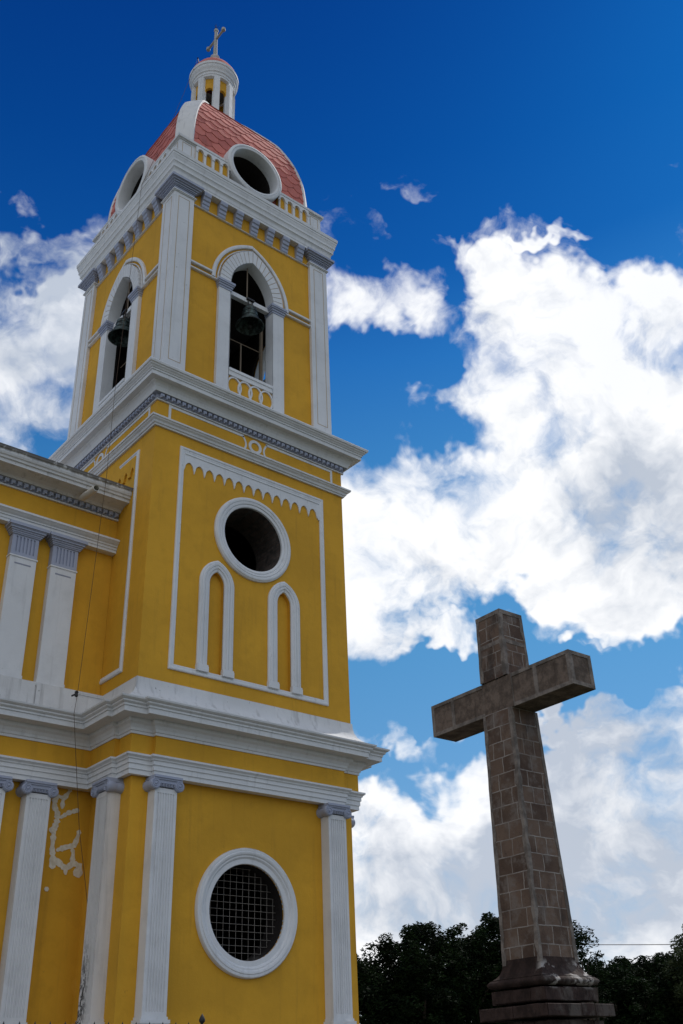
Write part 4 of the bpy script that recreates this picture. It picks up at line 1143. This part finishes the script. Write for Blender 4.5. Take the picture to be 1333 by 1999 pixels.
def base_f(t, b, p, nrm):
    render_stone((0.045, 0.029, 0.025))(t, b, p, nrm)
    src = b.inputs['Base Color'].links[0].from_socket
    sep = t.new('ShaderNodeSeparateXYZ'); t.put(sep.inputs[0], p)
    front = t.mapr(sep.outputs[1], -11.35, -11.50)
    lime = t.mapr(t.noise(p, 4.2, 6, 0.6), 0.53, 0.60)
    band = t.m('MULTIPLY', t.mapr(sep.outputs[2], -7.86, -7.76), t.mapr(sep.outputs[2], -7.42, -7.52))
    c = t.mix(t.m('MULTIPLY', t.m('MULTIPLY', front, band), lime), src, (0.42, 0.39, 0.365))
    front_blotch = t.m('MULTIPLY', t.mapr(t.noise(t.vm('MULTIPLY', p, (1, 1, 0.5)), 3.1, 7, 0.66), 0.46, 0.60), front)  # paler blotches, kept to the front side of the base
    c = t.mix(t.m('MULTIPLY', front_blotch, 0.55), c, (0.15, 0.13, 0.115))
    t.put(b.inputs['Base Color'], c)
M['base_stone'] = material('dark_weathered_base', base_f)

cross = thing('stone_cross', 'tall brown stone cross of mortared blocks on a stepped base', 'cross', (-0.495, -11.10, GZ))
cross.rotation_euler = (0, 0, -1.607)
OFS = (0, 0, -GZ)
ZB, ZT, Z1, Z2 = -7.53, -2.02, -3.741, -3.199
AR, TH = 1.566, 0.262
def wz(z): return 0.362 + (0.272 - 0.362) * (z - ZB) / (ZT - ZB)
def tz(z): return 0.392 + (0.261 - 0.392) * (z - ZB) / (ZT - ZB)
def uvmesh(name, mat, faces, parent=None, label=None):
    """faces: list of (verts, uvs)"""
    vs, fs, uv = [], [], []
    for v, u in faces:
        k = len(vs); vs += v; fs.append(tuple(range(k, k + len(v)))); uv += u
    me = bpy.data.meshes.new(name); me.from_pydata(vs, [], fs)
    l = me.uv_layers.new(name='UVMap')
    for i, (a, b) in enumerate(uv): l.data[i].uv = (a, b)
    me.materials.append(mat)
    o = bpy.data.objects.new(name, me); col.objects.link(o); o.parent = parent; o.location = OFS
    if label: o['label'] = label
    return o
def shaft_faces(z0, z1, n, jit=0.004):
    rnd = random.Random(11); F4 = []
    zs_ = [z0 + (z1 - z0) * i / n for i in range(n + 1)]
    def c4(z): w_, t_ = wz(z), tz(z); return [(-w_, -t_), (w_, -t_), (w_, t_), (-w_, t_)]
    js = [[(rnd.uniform(-jit, jit), rnd.uniform(-jit, jit)) for _ in range(4)] for _ in zs_]
    for i in range(n):
        a, b = c4(zs_[i]), c4(zs_[i + 1])
        a = [(x + j[0], y + j[1]) for (x, y), j in zip(a, js[i])]; b = [(x + j[0], y + j[1]) for (x, y), j in zip(b, js[i + 1])]
        for k in range(4):
            k2 = (k + 1) % 4
            half = (wz(zs_[i]) if k % 2 == 0 else tz(zs_[i]))
            F4.append(([(*a[k], zs_[i]), (*a[k2], zs_[i]), (*b[k2], zs_[i + 1]), (*b[k], zs_[i + 1])],
                       [(k * 1.37 + 0.0, zs_[i]), (k * 1.37 + 2 * half, zs_[i]), (k * 1.37 + 2 * half, zs_[i + 1]), (k * 1.37, zs_[i + 1])]))
    return F4
sf = shaft_faces(ZB, Z1 - 0.002, 20)
shaft = uvmesh('shaft', M['stone'], sf, cross)
# worn mortar edging strips up the corners of the shaft
m = MB()
def strip(z0, z1, n=26, wd=0.052, pr=0.010):
    rnd = random.Random(5)
    for sx, sy in ((-1, -1), (1, -1), (1, 1), (-1, 1)):
        A, B, C_ = [], [], []
        for i in range(n + 1):
            z = z0 + (z1 - z0) * i / n; w_, t_ = wz(z), tz(z); d = wd * rnd.uniform(0.6, 1.35); d2 = wd * rnd.uniform(0.6, 1.35); p_ = pr * rnd.uniform(0.7, 1.2)
            A.append((sx * (w_ - d), sy * (t_ + p_), z)); B.append((sx * (w_ + p_), sy * (t_ + p_), z)); C_.append((sx * (w_ + p_), sy * (t_ - d2), z))
        A0 = [(x, y - sy * 0.03, z) for x, y, z in A]; C0 = [(x - sx * 0.03, y, z) for x, y, z in C_]
        m.grid([A0, A, B, C_, C0])
strip(ZB, Z1 - 0.01)
m.build('edging', M['trim_stone'], shaft, loc=(0, 0, 0))
hd = uvmesh('head', M['stone'], shaft_faces(Z2 + 0.002, ZT, 6), cross)
m = MB(); strip(Z2 + 0.01, ZT - 0.02, 8, 0.058)
w_, t_ = wz(ZT) + 0.012, tz(ZT) + 0.012
for z0, z1, o in ((ZT - 0.075, ZT + 0.0, 0.0), (ZT - 0.60, ZT - 0.53, 0.004)):
    m.prism([(-w_ - o, -t_ - o), (w_ + o, -t_ - o), (w_ + o, t_ + o), (-w_ - o, t_ + o)], z0, z1)
m.build('edging', M['trim_stone'], hd, loc=(0, 0, 0))
# cross arm: a core, recessed panels in raised borders, chamfered upper ends
m = MB()
ch = 0.10
arm_poly = [(-AR, Z1), (AR, Z1), (AR, Z2 - 0.02), (AR - 0.02, Z2), (-AR + 0.02, Z2), (-AR, Z2 - 0.02)]
m.plate([arm_poly], -TH + 0.012, TH - 0.012)
arm = m.build('crossbar', M['panel_stone'], cross, loc=OFS)
m = MB()
def border(y0, y1):
    wq = 0.055
    out = [(-AR - 0.01, Z1 - 0.006), (AR + 0.01, Z1 - 0.006), (AR + 0.01, Z2 + 0.004), (-AR - 0.01, Z2 + 0.004)]
    hs = []
    for a, b in ((-AR + wq, -1.08), (-1.01, -0.31), (0.36, 0.82), (0.90, AR - wq)):
        hs.append([(a, Z1 + wq), (b, Z1 + wq), (b, Z2 - wq), (a, Z2 - wq)])
    m.plate([out] + hs, y0, y1)
border(-TH, -TH + 0.02); border(TH - 0.02, TH)
for s_ in (-1, 1):
    # end faces with a sunk panel
    x = s_ * (AR + 0.012); xi = s_ * (AR - 0.002)
    yo = TH - 0.021; q = 0.06
    def quad(y0, y1, z0, z1): m.box(min(x, xi), max(x, xi), y0, y1, z0, z1)
    quad(-yo, yo, Z1 - 0.003, Z1 + q); quad(-yo, yo, Z2 - q, Z2 + 0.002); quad(-yo, -yo + q, Z1 + q, Z2 - q); quad(yo - q, yo, Z1 + q, Z2 - q)
m.build('edging', M['trim_stone'], arm, loc=(0, 0, 0))
m = MB(); m.box(-0.30, 0.345, -TH - 0.006, -TH - 0.0005, Z1 + 0.004, Z2 - 0.004)
m.build('centre_block', M['panel_stone'], arm, loc=(0, 0, 0))
# base: flared foot, torus, slabs
sq = [(-1, -1), (1, -1), (1, 1), (-1, 1)]
m = MB(); P0 = [(-wz(ZB), -tz(ZB)), (wz(ZB), -tz(ZB)), (wz(ZB), tz(ZB)), (-wz(ZB), tz(ZB))]
m.plan(P0, [(0.0, ZB + 0.12), (0.008, ZB + 0.06), (0.02, ZB), (0.045, ZB - 0.06), (0.09, ZB - 0.11), (0.13, ZB - 0.135)])
fl_ = m.build('flared_foot', M['base_stone'], cross, smooth=True, loc=OFS)
m = MB(); prof_t = [(0.0, ZB - 0.135), (0.14, ZB - 0.135)] + [(0.135 + 0.055 * math.sin(PI * k / 8), ZB - 0.14 - 0.115 * k / 8) for k in range(9)] + [(0.08, ZB - 0.26)]
m.plan(P0, prof_t); m.build('torus', M['base_stone'], cross, smooth=True, loc=OFS)
for z0, z1, o in ((ZB - 0.46, ZB - 0.275, 0.15), (ZB - 0.66, ZB - 0.49, 0.29), (ZB - 1.25, ZB - 0.69, 0.17), (ZB - 1.45, ZB - 1.25, 0.30), (GZ + 0.5, ZB - 1.45, 0.36), (GZ + 0.25, GZ + 0.5, 0.75), (GZ, GZ + 0.25, 1.1)):
    m = MB(); p_ = offset_path(P0, o, True)
    rb_ = random.Random(int(o * 1000) + 3)
    m.prism(offset_path(p_, -0.05, True), z0 + 0.004, z1 - 0.004)
    for q in range(4):
        A_, B_ = Vector(p_[q]), Vector(p_[(q + 1) % 4]); L_ = (B_ - A_).length; d = (B_ - A_) / L_; nn = Vector((d.y, -d.x)); s_ = 0.0
        while s_ < L_ - 0.02:
            e_ = min(L_, s_ + rb_.uniform(0.22, 0.42)); e_ = L_ if L_ - e_ < 0.14 else e_
            jo = rb_.uniform(-0.014, 0.012); a0 = A_ + d * (s_ + (0.003 if s_ else 0)) ; a1 = A_ + d * (e_ - (0.003 if e_ < L_ else 0))
            if q % 2: a0 = a0 + (d * 0.004 if not s_ else d * 0); a1 = a1 - (d * 0.004 if e_ >= L_ else d * 0)
            zt_ = z1 - rb_.uniform(0, 0.014); zb_ = z0 + rb_.uniform(0, 0.01); c_ = rb_.uniform(0.006, 0.016)
            o0, o1 = a0 + nn * jo, a1 + nn * jo; i0, i1 = a0 - nn * 0.10 + d * 0.05 * (not s_), a1 - nn * 0.10 - d * 0.05 * (e_ >= L_)
            ring = lambda P, Q2, R3, S3, z: [(P.x, P.y, z), (Q2.x, Q2.y, z), (R3.x, R3.y, z), (S3.x, S3.y, z)]
            m.grid([ring(o0 - nn * c_, o1 - nn * c_, i1, i0, zb_), ring(o0, o1, i1, i0, zb_ + c_), ring(o0, o1, i1, i0, zt_ - c_), ring(o0 - nn * c_, o1 - nn * c_, i1, i0, zt_)], close_v=True)
            k_ = len(m.v) - 4; m.f.append((k_, k_ + 1, k_ + 2, k_ + 3)); m.f.append((k_ - 12, k_ - 11, k_ - 10, k_ - 9))
            s_ = e_
    m.build('base_slab', M['base_stone'], cross, loc=OFS, label={0.15: 'upper slab with a paler blotched front', 0.29: 'wider moulded slab below it'}.get(o))

# ------------------------------------------------------------------ iron fence in front of the church
fence = thing('iron_fence', 'black iron fence whose spear tips show along the bottom edge', 'fence', (-8.5, -11.0, GZ))
FO = (8.5, 11.0, -GZ)
m = MB(); m.box(-13.5, -6.10, -11.02, -10.98, -8.42, -8.39); m.box(-13.5, -6.10, -11.02, -10.98, GZ + 0.2, GZ + 0.24)
m.build('rail', M['iron'], fence, loc=FO)
def spear(x, zt, r, s=1.0):
    m = MB(); m.tube([(x, -11.0, GZ), (x, -11.0, zt - 0.10 * s)], r, 6)
    m.lathe([(0, zt - 0.12 * s), (r * 1.3, zt - 0.115 * s), (r * 2.0, zt - 0.09 * s), (r * 2.4, zt - 0.07 * s), (r * 1.2, zt - 0.03 * s), (0, zt)], 8, (x, -11.0)); return m
b0 = spear(-6.80, -8.235, 0.009).build('bar', M['iron'], fence, loc=FO)
for i in list(range(-4, 0)) + list(range(1, 42)):
    c = b0.copy(); col.objects.link(c); c.parent = fence; c.location = (8.5 - 0.16 * i, 11.0, -GZ)
m = MB(); x = -6.15
m.box(x - 0.025, x + 0.025, -11.025, -10.975, GZ, -8.36)
m.lathe([(0.0, -8.36), (0.035, -8.355), (0.035, -8.34), (0.014, -8.33), (0.014, -8.30), (0.03, -8.285), (0.014, -8.27), (0.012, -8.255), (0.030, -8.235), (0.034, -8.215), (0.022, -8.185), (0.008, -8.165), (0.0, -8.15)], 12, (x, -11.0))
m.build('post', M['iron'], fence, loc=FO, smooth=True)

# ------------------------------------------------------------------ trees
def leafmat(name, c1, c2):
    def f(t, b, p, nrm):
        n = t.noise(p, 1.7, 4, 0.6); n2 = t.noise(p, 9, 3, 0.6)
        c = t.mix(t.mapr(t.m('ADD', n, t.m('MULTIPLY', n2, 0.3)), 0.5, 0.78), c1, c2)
        t.put(b.inputs['Base Color'], c); b.inputs['Roughness'].default_value = 0.8; b.inputs['Specular IOR Level'].default_value = 0.1
        tr = t.new('ShaderNodeBsdfTranslucent'); t.put(tr.inputs[0], c); mx = t.new('ShaderNodeMixShader'); mx.inputs[0].default_value = 0.10
        o = [n_ for n_ in t.n if n_.type == 'OUTPUT_MATERIAL'][0]
        t.l.new(b.outputs[0], mx.inputs[1]); t.l.new(tr.outputs[0], mx.inputs[2]); t.l.new(mx.outputs[0], o.inputs[0])
    return material(name, f)
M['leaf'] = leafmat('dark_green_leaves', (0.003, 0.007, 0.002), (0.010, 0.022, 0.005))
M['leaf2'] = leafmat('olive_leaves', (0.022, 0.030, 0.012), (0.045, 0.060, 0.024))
M['bark'] = material('bark', simple((0.05, 0.04, 0.03), 0.95))
def make_tree(name, label, loc, H, W, seed, nb=150, leaf=0.17, mat='leaf', trunk_h=0.35, open_=0.0, per=70):
    rnd = random.Random(seed)
    root = thing(name, label, 'tree', loc, 'trees behind the stone cross')
    m = MB(); th = H * trunk_h
    base_r = 0.16 + H * 0.012
    m.tube([(0, 0, -0.1), (0.05, 0.02, th * 0.5), (0.0, 0.08, th), (0.1, 0.0, H * 0.62)], [base_r * 1.25, base_r, base_r * 0.8, base_r * 0.35], 8)
    tips = []
    for i in range(9):
        a = 2 * PI * i / 9 + rnd.uniform(-.3, .3); r = W * rnd.uniform(.45, .8); z = H * rnd.uniform(.5, .85)
        p0 = (0, 0.05, th * rnd.uniform(.8, 1.25)); p1 = (r * .5 * math.cos(a), r * .5 * math.sin(a), (p0[2] + z) / 2 + .2); p2 = (r * math.cos(a), r * math.sin(a), z)
        m.tube([p0, p1, p2], [base_r * 0.5, base_r * 0.3, 0.025], 6); tips.append(p2)
    m.build('trunk', M['bark'], root, loc=(0, 0, 0), smooth=True)
    m = MB(); cz = H * 0.66; rz = H * 0.34
    cl = []
    while len(cl) < nb:
        x, y, z = (rnd.uniform(-1, 1) for _ in range(3)); d = math.sqrt(x * x + y * y + z * z)
        if d > 1 or d < 0.35: continue
        lump = 0.80 + 0.20 * math.sin(3 * math.atan2(y, x) + seed) + 0.12 * math.sin(5 * z + 2 * seed)
        cl.append((x * W * lump, y * W * lump, cz + z * rz * (0.85 + 0.15 * lump), rnd.uniform(.28, .62) * (W / 3.2) ** 0.5))
    if open_:
        for i in range(int(10 * open_)):
            a = rnd.uniform(0, 2 * PI); r = rnd.uniform(0, .6) * W
            cl.append((r * math.cos(a), r * math.sin(a), H * rnd.uniform(.90, 1.0), rnd.uniform(.22, .36)))
    for cx, cy, czz, cr in cl:
        n = int(per * (cr / 0.45) ** 1.6) + 8
        for _ in range(n):
            while True:
                x, y, z = (rnd.uniform(-1, 1) for _ in range(3))
                if x * x + y * y + z * z < 1: break
            c = Vector((cx + x * cr, cy + y * cr, czz + z * cr * 0.8))
            a = Vector((rnd.gauss(0, 1), rnd.gauss(0, 1), rnd.gauss(0, .5))).normalized(); b = a.cross(Vector((rnd.gauss(0, 1), rnd.gauss(0, 1), rnd.gauss(0, 1)))).normalized()
            s = leaf * rnd.uniform(.6, 1.25); a *= s; b *= s * 0.30
            k = len(m.v); m.v += [tuple(c - a), tuple(c + b * 1.0 - a * .1), tuple(c + a), tuple(c - b - a * .1)]; m.f.append((k, k + 1, k + 2, k + 3))
    me = bpy.data.meshes.new('crown'); me.from_pydata(m.v, [], m.f); me.materials.append(M[mat])
    o = bpy.data.objects.new('crown', me); col.objects.link(o); o.parent = root
    return root
TREES = [
    ('broad_tree', 'low dark tree just right of the tower corner', (15.4, 12.1, GZ), 6.1, 3.0, 1, 'leaf', 0),
    ('broad_tree', 'dark tree left of the cross with a bumpy top', (17.6, 10.6, GZ), 7.0, 2.7, 2, 'leaf', 1),
    ('broad_tree', 'rounded dark tree between the bumpy one and the cross', (20.0, 10.9, GZ), 7.2, 2.6, 3, 'leaf', .5),
    ('broad_tree', 'tallest dark tree, half hidden by the left edge of the cross', (22.3, 10.2, GZ), 7.75, 2.7, 4, 'leaf', 1),
    ('broad_tree', 'dark tree hidden behind the cross shaft', (24.8, 10.2, GZ), 7.1, 2.6, 5, 'leaf', 0),
    ('slender_tree', 'slender airy tree standing up right of the cross shaft', (22.0, 5.6, GZ), 6.75, 1.05, 6, 'leaf', 1),
    ('broad_tree', 'low dark tree at the foot of the airy one', (25.5, 7.0, GZ), 5.5, 2.3, 7, 'leaf', 0),
    ('broad_tree', 'dark tree with a pointed tuft under the power line', (29.3, 9.3, GZ), 6.1, 2.5, 8, 'leaf', 1),
    ('broad_tree', 'low dark tree further right under the power line', (31.6, 8.6, GZ), 6.35, 2.6, 9, 'leaf', 1),
    ('feathery_tree', 'feathery olive tree cut by the right edge of the photo', (26.4, 3.2, GZ), 6.9, 1.7, 10, 'leaf2', 0),
    ('broad_tree', 'dark tree in the far right corner below the feathery one', (27.8, 4.6, GZ), 5.4, 2.6, 12, 'leaf', 0),
]
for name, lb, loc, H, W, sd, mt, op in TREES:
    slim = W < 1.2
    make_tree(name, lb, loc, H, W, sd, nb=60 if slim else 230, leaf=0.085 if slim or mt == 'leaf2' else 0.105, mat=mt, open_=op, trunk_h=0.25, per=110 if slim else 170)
# ------------------------------------------------------------------ power line in the distance
p0, p1 = Vector((32.88, 17.92, -2.57)), Vector((42.74, 3.15, -3.52))
m = MB(); m.tube([p0.lerp(p1, i / 12) + Vector((0, 0, -0.10 * math.sin(PI * i / 12))) for i in range(13)], 0.018, 4)
tag(m.build('power_line', M['wire']), 'thin power line stretched above the trees on the right', 'power line')
